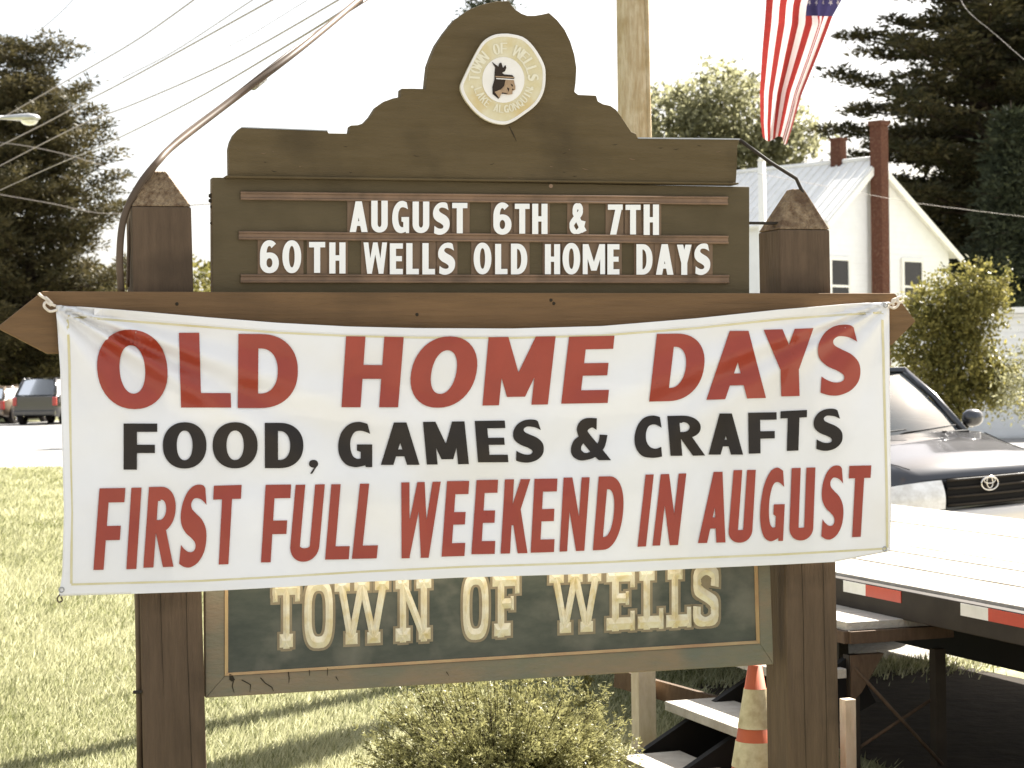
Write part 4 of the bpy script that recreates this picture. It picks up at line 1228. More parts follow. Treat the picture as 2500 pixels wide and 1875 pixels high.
line2 = [('F', 'A', B(225, 407, 562, 811)), ('O', 'A', B(437, 673, 555, 805)), ('O', 'A', B(706, 949, 555, 804)), ('D', 'A', B(988, 1196, 558, 803)), (',', 'A', B(1226, 1276, 758, 833)),
         ('G', 'A', B(1384, 1568, 553, 797)), ('A', 'A', B(1614, 1824, 556, 785, 0)), ('M', 'A', ((1842, 553), (2066, 550), (2090, 781), (1863, 784))),
         ('E', 'B', ((20, 592), (182, 590), (202, 815), (38, 816))), ('S', 'B', ((222, 585), (385, 583), (398, 816), (232, 817))), ('&', 'B', B(540, 752, 574, 804)),
         ('C', 'B', B(883, 1032, 563, 791)), ('R', 'B', ((1060, 565), (1246, 561), (1266, 779), (1078, 781))), ('A', 'B', B(1282, 1470, 552, 774, 0)), ('F', 'B', ((1497, 548), (1650, 545), (1652, 765), (1500, 769))),
         ('T', 'B', ((1672, 540), (1815, 533), (1808, 750), (1666, 756))), ('S', 'B', ((1846, 528), (2002, 524), (2010, 750), (1854, 754)))]
line3 = [('F', 'A', ((95, 912), (235, 910), (203, 1350), (62, 1353))), ('I', 'A', ((267, 909), (322, 908), (294, 1347), (240, 1349))), ('R', 'A', ((362, 905), (524, 902), (496, 1335), (332, 1341))),
         ('S', 'A', ((544, 892), (690, 890), (664, 1335), (512, 1340))), ('T', 'A', ((713, 898), (863, 893), (838, 1320), (692, 1325))), ('F', 'A', ((992, 893), (1130, 891), (1105, 1310), (967, 1312))),
         ('U', 'A', ((1154, 893), (1312, 890), (1275, 1307), (1118, 1309))), ('L', 'A', ((1347, 890), (1474, 889), (1441, 1295), (1313, 1297))), ('L', 'A', ((1502, 887), (1632, 886), (1592, 1290), (1458, 1293))),
         ('W', 'A', ((1725, 880), (1938, 876), (1906, 1286), (1693, 1291))), ('E', 'A', ((1972, 873), (2092, 872), (2066, 1277), (1942, 1281))),
         ('E', 'B', ((30, 912), (146, 910), (128, 1310), (2, 1312))), ('K', 'B', ((183, 908), (324, 906), (305, 1306), (160, 1309))), ('E', 'B', ((343, 905), (467, 903), (448, 1300), (322, 1304))),
         ('N', 'B', ((500, 898), (641, 896), (612, 1293), (478, 1298))), ('D', 'B', ((690, 892), (840, 890), (802, 1284), (658, 1291))), ('I', 'B', ((943, 882), (987, 881), (945, 1270), (899, 1272))),
         ('N', 'B', ((1025, 880), (1163, 875), (1118, 1262), (980, 1266))), ('A', 'B', ((1262, 868), (1407, 866), (1375, 1248), (1225, 1252))), ('U', 'B', ((1418, 858), (1538, 856), (1516, 1248), (1386, 1251))),
         ('G', 'B', ((1578, 845), (1704, 843), (1685, 1240), (1550, 1243))), ('U', 'B', ((1732, 847), (1860, 843), (1846, 1236), (1717, 1239))), ('S', 'B', ((1900, 834), (2022, 830), (2006, 1229), (1882, 1233))),
         ('T', 'B', ((2043, 835), (2162, 832), (2138, 1216), (2025, 1221)))]


def letters(line, v, h, m, special=None):
    for ch, z, q in line:
        f = ZA if z == 'A' else ZB
        q = [f(*p) for p in q]
        hh = (q[3][1] + q[2][1] - q[0][1] - q[1][1]) / 2; ww = (q[1][0] + q[2][0] - q[0][0] - q[3][0]) / 2
        W = ww / hh
        vv = v; h2 = h
        if ch in 'OC': vv = v * 1.04
        if ch == 'I': vv = W
        if ch in 'WM' and W / v < 3.9: vv = min(v, W * .285)
        if ch == ',': h2 = .3
        if ch == '&': vv, h2 = v * .86, h * .9
        V2, F2 = union(GL(ch, W, vv, h2), grid=.05)
        V = [Bn(*bil(q, p.x / W, p.y), .0040) for p in V2]
        mk('printed_letter', V, F2, m, banner, smooth=True)


letters(line1, .272, .195, M['red_print'])
letters(line2, .290, .180, M['black_print'])
letters(line3, .125, .175, M['red_print'])
# rope ties at the upper corners, and the lower left one
for pts in ([(136, 747), (124, 742), (112, 730), (100, 722), (94, 716)], [(140, 756), (122, 760), (108, 748), (112, 738), (126, 746)], [(118, 738), (110, 726), (116, 730), (128, 742)]):
    tube('rope_tie', crom([S(x, y, .078) for x, y in pts], 4), [.0045] * (4 * (len(pts) - 1) + 1), M['rope'], banner, 6)
for pts in ([(2168, 742), (2182, 738), (2190, 728), (2200, 724)], [(2170, 748), (2184, 752), (2194, 742), (2190, 730), (2178, 734), (2182, 746)], [(2188, 736), (2198, 738), (2206, 734)]):
    tube('rope_tie', crom([S(x, y, .078) for x, y in pts], 4), [.0048] * (4 * (len(pts) - 1) + 1), M['rope'], banner, 6)
tube('rope_tie', crom([S(x, y, .072) for x, y in ((146, 1452), (140, 1460), (143, 1470), (152, 1466), (148, 1456))], 4), [.0025] * 17, M['cable'], banner, 5)
for x, y in ((148, 752), (2162, 745), (150, 1440), (2160, 1340)):
    a = Bn(x, y, .0016)
    V, F = tubevf([a + (SU * math.cos(k * math.tau / 16) + Vector((0, 0, 1)) * math.sin(k * math.tau / 16)) * .008 for k in range(17)], .002, 5)
    mk('grommet', V, F, M['metal'], banner, smooth=True)

# ------------------------------------------------------------------ flatbed trailer used as a stage
e_ = Vector((.3345, -.9424, 0)); p_ = Vector((.9424, .3345, 0)); up_ = Vector((0, 0, 1))
E0 = Vector((1.526, 9.02, 0))
DZ = .85


def tp(a, b, z): return E0 + e_ * a + p_ * b + up_ * z


tr = thing('flatbed_trailer', 'flatbed trailer with bleached plank deck and red and white reflective tape on its edge', 'trailer', tp(0, 1.2, 0))
A0, A1, Wd = -5.6, 4.4, 2.55
npl = 13; pw = Wd / npl
for i in range(npl):
    j = random.uniform(-.004, .004)
    box('deck_plank', tp((A0 + A1) / 2, pw * (i + .5), DZ - .02 + j), (A1 - A0 - .02, pw - .014, .04), M['deck'], tr, e_, p_, up_, bevel=.003)
rail_ = box('side_rail', tp((A0 + A1) / 2, -.03, DZ - .075), (A1 - A0, .055, .125), M['dark_metal'], tr, e_, p_, up_, bevel=.004)
box('side_rail', tp((A0 + A1) / 2, Wd + .03, DZ - .075), (A1 - A0, .055, .125), M['dark_metal'], tr, e_, p_, up_, bevel=.004)
box('end_rail', tp(A0 - .03, Wd / 2, DZ - .075), (.055, Wd, .125), M['dark_metal'], tr, e_, p_, up_)
k = -3 * .966 + .035
while k < A1 - .6:
    for a, b, m, lab in ((0, .20, 'tape_white', 'white reflective tape'), (.20, .50, 'tape_red', 'red reflective tape')):
        o = box('reflective_tape', tp(k + (a + b) / 2, -.059, DZ - .042), (b - a, .003, .05), M[m], rail_, e_, p_, up_)
        o['label'] = lab
    k += .966
for b in (.55, 2.0):
    box('frame_beam', tp((A0 + A1) / 2, b, DZ - .22), (A1 - A0 - .2, .10, .34), M['black'], tr, e_, p_, up_)
for a in np.arange(A0 + .3, A1, .8):
    box('cross_member', tp(float(a), Wd / 2, DZ - .10), (.07, Wd - .15, .10), M['black'], tr, e_, p_, up_)


def wheel(c, ax, r, w, parent, rimc='chrome', name='wheel'):
    ax = Vector(ax).normalized()
    u = Vector((0, 0, 1)); v = ax.cross(u)
    prof = [(-.5, .62), (-.5, .86), (-.42, .97), (-.2, 1.0), (.2, 1.0), (.42, .97), (.5, .86), (.5, .62)]
    n = 28; V = []; F = []
    for k in range(n):
        an = math.tau * k / n; dd = u * math.cos(an) + v * math.sin(an)
        for a, b in prof: V.append(Vector(c) + ax * a * w + dd * b * r)
    m_ = len(prof)
    for k in range(n):
        for i in range(m_ - 1):
            F.append((k * m_ + i, k * m_ + i + 1, ((k + 1) % n) * m_ + i + 1, ((k + 1) % n) * m_ + i))
    ty = mk(name, V, F, M['tyre'], parent, smooth=True)
    parts = []
    # rim dish and spokes
    V = []; F = []
    pr = [(.42, .62), (.30, .58), (-.1, .5), (-.15, .12), (-.15, .001)]
    for k in range(n):
        an = math.tau * k / n; dd = u * math.cos(an) + v * math.sin(an)
        for a, b in pr:
            for s in (1,): V.append(Vector(c) - ax * a * w * s + dd * b * r)
    m_ = len(pr)
    for k in range(n):
        for i in range(m_ - 1): F.append((k * m_ + i, k * m_ + i + 1, ((k + 1) % n) * m_ + i + 1, ((k + 1) % n) * m_ + i))
    parts.append((V, F))
    for k in range(5):
        an = math.tau * k / 5; dd = u * math.cos(an) + v * math.sin(an); tt = ax.cross(dd)
        parts.append(boxvf(Vector(c) - ax * w * .33 + dd * r * .34, .5 * r, .16 * r, .08 * w, dd, tt, ax))
    V, F = joinvf(parts)
    mk('rim', V, F, M[rimc], ty)
    return ty


for a in (-4.5, -3.6):
    for b in (.30, Wd - .3):
        wheel(tp(a, b, .36), p_, .36, .22, tr, 'tape_white')
box('axle', tp(-4.5, Wd / 2, .36), (.1, Wd - .9, .1), M['black'], tr, e_, p_, up_)
box('axle', tp(-3.6, Wd / 2, .36), (.1, Wd - .9, .1), M['black'], tr, e_, p_, up_)
for b in (.5, 2.05):
    box('landing_leg', tp(2.6, b, .36), (.09, .09, .72), M['dark_metal'], tr, e_, p_, up_)
    box('landing_leg', tp(2.6, b, .012), (.2, .2, .024), M['dark_metal'], tr, e_, p_, up_)

# landing platform beside the trailer
pf = thing('stage_landing', 'small wooden landing with braced legs standing against the trailer edge', 'platform', (1.3, 8.8, 0))
C0 = Vector((1.414, 8.40, 0))
cc = lambda a, b, z: C0 - e_ * a + p_ * b + up_ * z
PZ = .716
for i in range(6):
    box('landing_board', cc(.075 + i * .152, .235, PZ - .018), (.146, .50, .036), M['deck'], pf, e_, p_, up_, bevel=.003)
box('fascia_board', cc(-.017, .235, PZ - .062), (.03, .50, .052), M['lumber_old'], pf, e_, p_, up_, bevel=.002)
box('fascia_board', cc(.455, -.022, PZ - .062), (.94, .03, .052), M['lumber_old'], pf, e_, p_, up_, bevel=.002)
for a, b in ((.03, .02), (.03, .44), (.88, .02), (.88, .44)):
    box('leg', cc(a, b, (PZ - .14) / 2), (.05, .05, PZ - .14), M['dark_metal'], pf, e_, p_, up_)
tube('brace', [cc(.0, .02, .52), cc(.0, .44, .08)], .008, M['lumber_old'], pf, 6)
tube('brace', [cc(.03, .02, .16), cc(.06, .44, .36)], .008, M['lumber_old'], pf, 6)
prism('knee_brace', [cc(-.002, .0, PZ - .14), cc(-.002, .16, PZ - .14), cc(-.002, .05, PZ - .30), cc(-.002, .0, PZ - .34)], -e_ * .04, M['lumber_old'], pf)

# steps
st = thing('wooden_steps', 'pale open wooden steps climbing from the lawn to the landing', 'steps', (.9, 8.5, 0))
LT = .93
run, rise = .285, .19
offs = [(2, .335), (1, .525), (3, .145)]
for i, z in offs:
    b = -.02 - run * i
    a0 = {1: -.02, 2: -.345, 3: -.50}[i]
    V, F = boxvf(cc(LT / 2 + a0, b + run / 2 - .01, z - .02), LT, run - .0, .04, e_, p_, up_)
    mk('tread', V, F, M['deck'], st, bevel=.003)
for a in (.03, .47):
    q0 = cc(a, -.02 + .05, PZ - .16); q1 = cc(a, -.02 - run * 3.1, .04)
    nn = Vector((0, 0, 1)); d = (q1 - q0).normalized(); nrm = (nn - d * nn.dot(d)).normalized()
    V = [q0 + nrm * .02, q1 + nrm * .02, q1 - nrm * .10 - d * .16, q0 - nrm * .22]
    V[2].z = 0.0
    prism('stringer', V, -e_ * .04, M['black'], st)  # boards coloured black, the shade on them put into the colour
for a, b in ((.96, -.02 - run * 2.7),):
    c = cc(a, b, .42)
    np_ = P(1564, 1637, 9.2)
    box('newel_post', Vector((np_.x + .012, 9.2, .50)), (.088, .088, 1.0), M['lumber'], st, e_, p_, up_, bevel=.003)
ra = P(1505, 1655, 9.45); rb = P(1890, 1762, 8.75)
dd = (rb - ra).normalized()
nrm = dd.cross(Vector((.3, .95, 0))).normalized()
box('back_board', (ra + rb) / 2, ((rb - ra).length, .03, .085), M['lumber_old'], st, dd, dd.cross(nrm), nrm)
box('back_board_stake', Vector((ra.x + .13, ra.y + .04, ra.z / 2 - .02)), (.05, .04, ra.z - .04), M['lumber_old'], st)
np2 = P(2058, 1620, 9.0)
box('newel_post', Vector((1.353, 8.12, .22)), (.05, .05, .44), M['lumber'], st, e_, p_, up_, bevel=.003)

# traffic cone
cb = P(1843, 1623, 7.6)
ct = thing('traffic_cone', 'scuffed orange traffic cone with two pale bands standing by the right post', 'traffic cone', (cb.x, 7.6, 0))
zt = cb.z


def conical(name, z0, z1, r0, r1, m, cap=False):
    n = 28; V = []; F = []
    for z, r in ((z0, r0), (z1, r1)):
        for k in range(n): V.append((cb.x + r * math.cos(k * math.tau / n), 7.6 + r * math.sin(k * math.tau / n), z))
    for k in range(n): F.append((k, (k + 1) % n, (k + 1) % n + n, k + n))
    if cap: F.append(tuple(range(n, 2 * n)))
    return mk(name, V, F, m, ct, smooth=True)


def cr(z): return .026 + (.135 - .026) * (zt - z) / (zt - .03)


conical('cone_body', .03, zt, cr(.03), cr(zt), M['cone'], True)
sc_ = 7.6 / 4860
b0 = zt - 57 * sc_; b1 = zt - 152 * sc_; b2 = zt - 184 * sc_; b3 = zt - 246 * sc_
conical('reflective_band', b1, b0, cr(b1) + .0022, cr(b0) + .0022, M['cone_white'])
conical('reflective_band', b3, b2, cr(b3) + .0022, cr(b2) + .0022, M['cone_white'])
box('cone_base', (cb.x, 7.6, .016), (.33, .33, .032), M['cone'], ct, bevel=.01)

# ------------------------------------------------------------------ cars
def car(name, label, cat, org, yaw, roll, paint, dims, group=None, near=False, bumper='silver'):
    hw, L, zh0, zh1, zb, zr = dims      # half width, length, hood front z, cowl z, belt z, roof z
    t = thing(name, label, cat, org, group)
    R = Matrix.Rotation(yaw, 3, 'Z') @ Matrix.Rotation(roll, 3, 'Y')
    o = Vector(org)

    def w(x, y, z): return o + R @ Vector((x, y, z))
    U = [R @ Vector(v) for v in ((1, 0, 0), (0, 1, 0), (0, 0, 1))]
    sts = [(0.0, .80, .34, zh0 - .16, zh0 - .07, .0), (.05, .86, .30, zh0 - .10, zh0 - .015, .012), (.16, .93, .27, zh0 - .07, zh0 + .03, .03), (.45, .975, .26, zh0 - .03, zh0 + .07, .045), (.8, .99, .26, zh0 + .02, zh0 + .12, .05), (1.12, 1.0, .26, zh1 - .10, zh1 - .01, .045), (1.3, 1.0, .26, zb - .02, zb, .01),
           (2.2, 1.0, .26, zb - .01, zb + .01, .01), (3.2, 1.0, .26, zb, zb + .02, .01), (L - .5, .99, .27, zb, zb + .02, .01), (L - .12, .96, .3, zb - .03, zb, .01), (L, .88, .36, zb - .12, zb - .04, .0)]
    rings = []
    for y, kw, z0, zs, zt_, cr_ in sts:
        h = hw * kw
        half = [(h * .90, z0), (h * .99, z0 + .12), (h * 1.0, (z0 + zs) / 2 + .02), (h * .985, zs - .04), (h * .955, zs + .03), (h * .88, zt_ - .005), (h * .76, zt_ + cr_ * .25), (h * .45, zt_ + cr_ * .8)]
        rg = [(x, y, z) for x, z in half] + [(0, y, zt_ + cr_)] + [(-x, y, z) for x, z in reversed(half)]
        if y < .3:   # bowed nose
            rg = [(x, y + .13 * (x / hw) ** 2, z) for x, y, z in rg]
        rings.append(rg)
    m_ = len(rings[0]); V = [w(*p) for rg in rings for p in rg]; F = []
    for i in range(len(rings) - 1):
        for k in range(m_ - 1): F.append((i * m_ + k, i * m_ + k + 1, (i + 1) * m_ + k + 1, (i + 1) * m_ + k))
    F.append(tuple(range(m_ - 1, -1, -1))); F.append(tuple(range((len(rings) - 1) * m_, len(rings) * m_)))
    body = mk('body', V, F, M[paint], t, smooth=True)
    es = body.modifiers.new('split', 'EDGE_SPLIT'); es.split_angle = math.radians(50)
    # greenhouse
    xb, xt = hw * .86, hw * .68
    ys, yt_, yr0, yr1 = 1.22, 2.0, L - .55, L - .12

    def surf(nm, P0, mt, nx=10, ny=6, thick=.006):
        V = []; F = []
        for j in range(ny + 1):
            for i in range(nx + 1):
                V.append(w(*P0(i / nx, j / ny)))
        for j in range(ny):
            for i in range(nx): F.append((j * (nx + 1) + i, j * (nx + 1) + i + 1, (j + 1) * (nx + 1) + i + 1, (j + 1) * (nx + 1) + i))
        return mk(nm, V, F, mt, t, smooth=True)

    def ws(u, v):
        x = (2 * u - 1) * (xb * .93 + (xt * .93 - xb * .93) * v)
        q = (2 * u - 1) ** 2
        return x, ys + (yt_ - ys) * v + .16 * q * (1 - .5 * v) - .05 * math.sin(math.pi * v), zh1 + (zr - .06 - zh1) * v - .02 * q
    surf('windshield', ws, M['carglass'])
    surf('rear_window', lambda u, v: ((2 * u - 1) * (xb * .9 + (xt * .9 - xb * .9) * v), yr1 + (yr0 - yr1) * v + .04 * (1 - (2 * u - 1) ** 2), zb + .02 + (zr - .08 - zb) * v), M['carglass'])
    surf('roof', lambda u, v: ((2 * u - 1) * (xt + .015), yt_ - .04 + (yr0 + .1 - yt_) * v + .14 * (2 * u - 1) ** 2 * (1 - v), zr - .05 * (2 * u - 1) ** 2 - .04 * (2 * v - 1) ** 2 + .01), M[paint], 12, 10)
    for s in (-1, 1):
        tube('a_pillar', [w(s * xb * .97, ys + .14, zh1 - .03), w(s * (xb * .5 + xt * .5) * .985, (ys + yt_) / 2 + .12, (zh1 + zr) / 2 + .0), w(s * xt, yt_ + .08, zr - .07)], [.04, .034, .034], M[paint], t, 8)
        tube('c_pillar', [w(s * xb * .97, yr1 - .02, zb), w(s * xt, yr0 - .02, zr - .07)], [.07, .06], M[paint], t, 8)
        tube('b_pillar', [w(s * xb * .985, 2.35, zb), w(s * xt * 1.0, 2.42, zr - .06)], [.045, .04], M[paint], t, 8)
        tube('roof_rail', [w(s * xt, yt_ + .08, zr - .06), w(s * xt, yr0, zr - .06)], .035, M[paint], t, 8)
        mk('side_window', [w(s * xb * .975, ys + .25, zb), w(s * xb * .975, yr1 - .05, zb), w(s * xt * .99, yr0 - .05, zr - .06), w(s * xt * .99, yt_ + .12, zr - .06)], [(0, 1, 2, 3)], M['carglass'], t)
    # interior
    for s in (-1, 1):
        box('seat', w(s * .38, 2.5, zb + .08), (.48, .14, .62), M['seat'], t, *U, bevel=.05)
        box('headrest', w(s * .38, 2.56, zb + .46), (.26, .10, .18), M['seat'], t, *U, bevel=.03)
    box('dashboard', w(0, 1.55, zh1 - .05), (hw * 1.5, .35, .12), M['black'], t, *U, bevel=.02)
    # wheels
    for y in (.82, L - .85):
        for s in (-1, 1):
            wheel(w(s * (hw - .10), y, .34), -U[0] * s, .345, .22, t, 'chrome')
            V, F = tubevf([w(s * (hw - .005), y + .42 * math.cos(a), .34 + .42 * math.sin(a)) for a in np.linspace(-.1, math.pi + .1, 14)], .03, 6)
            mk('wheel_arch', V, F, M['black'], t, smooth=True)

    def nose(x, z, y=0.0): return w(x, y + .13 * (x / hw) ** 2, z)
    # bumper
    n = 16
    bz = [(zh0 - .62, .00), (zh0 - .57, -.06), (zh0 - .40, -.09), (zh0 - .345, -.075), (zh0 - .335, .02)]
    V = []; F = []
    for i in range(n + 1):
        x = -hw * .97 + 2 * hw * .97 * i / n
        for z, y in bz: V.append(nose(x, z, y + (.16 * max(0, abs(x) / hw - .75) * 4) ** 2))
    for i in range(n):
        for k in range(len(bz) - 1): F.append((i * len(bz) + k, (i + 1) * len(bz) + k, (i + 1) * len(bz) + k + 1, i * len(bz) + k + 1))
    mk('bumper', V, F, M[bumper], t, smooth=True)
    # rear lamps
    for s in (-1, 1):
        box('tail_light', w(s * hw * .86, L - .02, zb - .22), (.16, .10, .32), M['tail'], t, *U, bevel=.02)
    box('rear_bumper', w(0, L + .02, .45), (hw * 1.8, .14, .2), M[paint], t, *U, bevel=.04)
    # grille
    gx = hw * .42
    gp = mk('grille', [nose(x, z, -.012) for z in (zh0 - .31, zh0 - .07) for x in np.linspace(-gx, gx, 9)], [(i, i + 1, i + 10, i + 9) for i in range(8)], M['black'], t)
    for k in range(4):
        z = zh0 - .29 + k * .068
        mk('grille_bar', *tubevf([nose(x, z, -.024) for x in np.linspace(-gx, gx, 9)], .011, 6), M['dark_metal'], gp, smooth=True)
    # head lamps
    for s in (-1, 1):
        V = []; F = []
        nx, ny = 10, 6
        for j in range(ny + 1):
            for i in range(nx + 1):
                u, v = i / nx, j / ny
                x = s * (gx + .05 + (hw * .955 - gx - .05) * u)
                z = zh0 - .315 + (.235 - .035 * u * u) * v
                bul = math.sin(math.pi * min(max(v, .0), 1)) * .02
                V.append(nose(x, z, -.058 - bul + .16 * max(0, u - .45) ** 1.5 + .035 * v * v))
        for j in range(ny):
            for i in range(nx): F.append((j * (nx + 1) + i, j * (nx + 1) + i + 1, (j + 1) * (nx + 1) + i + 1, (j + 1) * (nx + 1) + i))
        hl = mk('headlight', V, F, M['lens'], t, smooth=True)
    # mirrors
    for s in (-1, 1):
        c = w(s * (hw + .11), ys + .42, zh1 + .10)
        V = []; F = []
        for j in range(9):
            a = math.pi * j / 8
            for i in range(12):
                b = math.tau * i / 12
                V.append(c + U[0] * .115 * math.sin(a) * math.cos(b) * 1.0 + U[2] * .085 * math.copysign(abs(math.sin(a) * math.sin(b)) ** .8, math.sin(b)) + U[1] * (.075 * -math.cos(a) if math.cos(a) > 0 else .02 * -math.cos(a)))
        for j in range(8):
            for i in range(12): F.append((j * 12 + i, j * 12 + (i + 1) % 12, (j + 1) * 12 + (i + 1) % 12, (j + 1) * 12 + i))
        mr = mk('side_mirror', V, F, M[paint], t, smooth=True)
        mk('mirror_arm', *boxvf(w(s * (hw - .01), ys + .44, zh1 + .04), .16, .06, .04, *U), M['black'], mr)
    if near:
        # hood creases, washer jets, wipers, emblem
        for s in (-1, 1):
            mk('hood_seam', *tubevf([w(s * hw * (.86 - .14 * (1 - k / 8) ** 2), .12 + k * .125, np.interp(.12 + k * .125, [q[0] for q in sts], [q[4] for q in sts]) + .004) for k in range(9)], .004, 5), M['black'], t)
            mk('washer_jet', *boxvf(w(s * .3, 1.02, zh1 + .035), .03, .03, .014, *U), M['black'], t)
        for x0, x1 in ((-.62, .02), (-.02, .6)):
            tube('wiper', [w(x0, ys + .02, zh1 + .02), w(x0 + .05, ys - .02, zh1 + .04), w(x1, ys - .03 + .16 * (x1 / xb) ** 2, zh1 + .07)], [.010, .010, .006], M['black'], t, 6)
        mk('cowl', *boxvf(w(0, ys - .04, zh1 + .012), hw * 1.4, .10, .03, *U), M['black'], t, bevel=.008)
        ec = (0, zh0 - .135)

        def ell(nm, cx, cz, rx, rz, tr_, yy=-.042):
            mk(nm, *tubevf([nose(ec[0] + cx + rx * math.cos(a), ec[1] + cz + rz * math.sin(a), yy) for a in np.linspace(0, math.tau, 33)], tr_, 6), M['chrome'], em, smooth=True)
        em = mk('emblem', *tubevf([nose(0, ec[1], -.030), nose(0, ec[1], -.036)], [.05, .048], 20), M['dark_metal'], t)
        ell('emblem_ring', 0, 0, .082, .056, .0075); ell('emblem_ring', 0, .008, .029, .048, .0055); ell('emblem_ring', 0, .024, .055, .024, .0055)
    else:
        pass
    return t


gm = bpy.data.materials.new('car_glass'); gm.use_nodes = True
gb = gm.node_tree.nodes['Principled BSDF']
gb.inputs['Base Color'].default_value = (.26, .29, .30, 1); gb.inputs['Roughness'].default_value = .03
gb.inputs['Transmission Weight'].default_value = .8; gb.inputs['IOR'].default_value = 1.5; gb.inputs['Coat Weight'].default_value = .25
M['carglass'] = gm

fc = P(2418, 1180, 16.5)
car('parked_suv', 'dark parked suv facing forward behind the flatbed trailer, with pale bumper', 'suv', (fc.x, 16.5, 0.0), math.radians(22), math.radians(-2.5), 'paint', (.92, 4.6, .95, 1.16, 1.14, 1.78), near=True)
q = gpos(112, 74)
car('parked_suv', 'black car with red tail lights parked rear on across the road, left of the banner', 'suv', (q[0] + .2, 78.4, 0), math.radians(172), 0, 'paint_black', (.9, 4.5, .95, 1.12, 1.1, 1.78), group='cars parked beyond the road', bumper='paint_black')
q = gpos(20, 76)
car('parked_car', 'tan car parked across the road, left of the black car', 'car', (q[0], 80.2, 0), math.radians(168), 0, 'paint_tan', (.86, 4.4, .78, .95, .95, 1.46), group='cars parked beyond the road', bumper='paint_tan')
q = gpos(-45, 76)
car('parked_car', 'dull car mostly out of view at the left edge across the road', 'car', (q[0], 80.6, 0), math.radians(168), 0, 'paint_black', (.86, 4.4, .78, .95, .95, 1.45), group='cars parked beyond the road', bumper='paint_tan')

# ------------------------------------------------------------------ utility pole, flag, wires, lamp
pb = P(1549, 300, 12.9)
up = thing('utility_pole', 'bleached wooden utility pole behind the sign, right of its arched top', 'utility pole', (pb.x + .012, 12.9, 0))
ptop = P(1545, -900, 12.9)
tube('pole_shaft', [(pb.x + .02, 12.9, -.3), (pb.x + .006, 12.9, 2.5), P(1544, 0, 12.9), (ptop.x - .02, 12.9, 7.6)], [.125, .112, .104, .092], M['pole'], up, 20)
cq = [(pb.x + .105, 12.86, 0.0), P(1583, 300, 12.84), P(1577, 0, 12.84), (P(1570, -500, 12.84))]
tube('conduit', cq, .018, M['pole'], up, 8)
mk('pole_crossarm', *boxvf((pb.x - .01, 12.78, 7.1), 2.4, .1, .12), M['pole'], up)
for x in (-1.05, -.6, .6, 1.05):
    tube('insulator', [(pb.x + x, 12.78, 7.16), (pb.x + x, 12.78, 7.34)], [.03, .045], M['metal'], up, 8)
# flag staff angled off the pole
sa = Vector((pb.x + .08, 12.86, 4.05)); 
tipx = P(2085, -40, 12.9)
hoist0 = P(1866, -262, 12.9); hoist1 = P(2100, -190, 12.9)
fs = thing('flag_staff', 'thin angled flag staff fixed to the utility pole above the view', 'flag staff', sa)
hh0 = P(1620, -150, 12.86); hh1 = P(2140, -340, 12.9)
tube('staff', [hh0, hh1], .012, M['metal'], fs, 8)
mk('staff_bracket', *boxvf(P(1608, -146, 12.86), .10, .06, .08), M['metal'], fs)


def staffpt(x): return hh0.lerp(hh1, (x - 1620) / 520)


flag = thing('american_flag', 'sunlit stars and stripes flag hanging limp beside the utility pole', 'flag', staffpt(1960))
YS = [-250, -120, 0, 45, 127, 226, 300, 338]
LX = [1878, 1875, 1871, 1868, 1861, 1855, 1857, 1862]
RX = [2105, 2090, 2060, 2032, 1999, 1957, 1935, 1921]
nu, nv = 78, 60
V = []; mi = []; F = []


FW = [1.0, 1.0, 1.0, 1.0, 1.0, 1.0, 1.05, .95, .12, .18, .12, .55, .62]
FC = np.concatenate([[0], np.cumsum(FW)]) / sum(FW)


def fu(u):
    return float(np.interp(u * 13, np.arange(14), FC))


def fu_even(u):
    # lower six stripes (u<.4615) spread wide, the canton half is gathered in folds
    return u / .4615 * .56 if u < .4615 else .56 + (u - .4615) / .5385 * .44


for j in range(nv + 1):
    y = -250 + 588 * j / nv
    l_, r_ = np.interp(y, YS, LX), np.interp(y, YS, RX)
    for i in range(nu + 1):
        u = i / nu
        fo_ = min(1, max(0, (y - 20) / 40)); x = l_ + (r_ - l_) * (fu(u) * fo_ + fu_even(u) * (1 - fo_))
        vv = j / nv
        amp = (.035 + .03 * vv)
        dpt = amp * math.sin(u * 11 + vv * 2.2) + .010 * math.sin(u * 23 - vv * 3)
        ytop = (-238 - (x - 1866) * .365) * (1 - vv) ** 6 + y * (1 - (1 - vv) ** 6)
        yb_ = ytop + (8 * math.sin(u * 9) + 12 * (u - .3)) * vv ** 4
        V.append(P(x, yb_, 12.9 + dpt))
for j in range(nv):
    for i in range(nu):
        F.append((j * (nu + 1) + i, j * (nu + 1) + i + 1, (j + 1) * (nu + 1) + i + 1, (j + 1) * (nu + 1) + i))
        stp = int((i + .5) / nu * 13)
        y = -250 + 588 * (j + .5) / nv
        canton = stp >= 6 and y < 42
        mi.append(2 if canton else (0 if stp % 2 == 0 else 1))
cl = mk('flag_cloth', V, F, None, flag, smooth=True, mats=[M['flag_red'], M['flag_white'], M['flag_blue']], mi=mi)
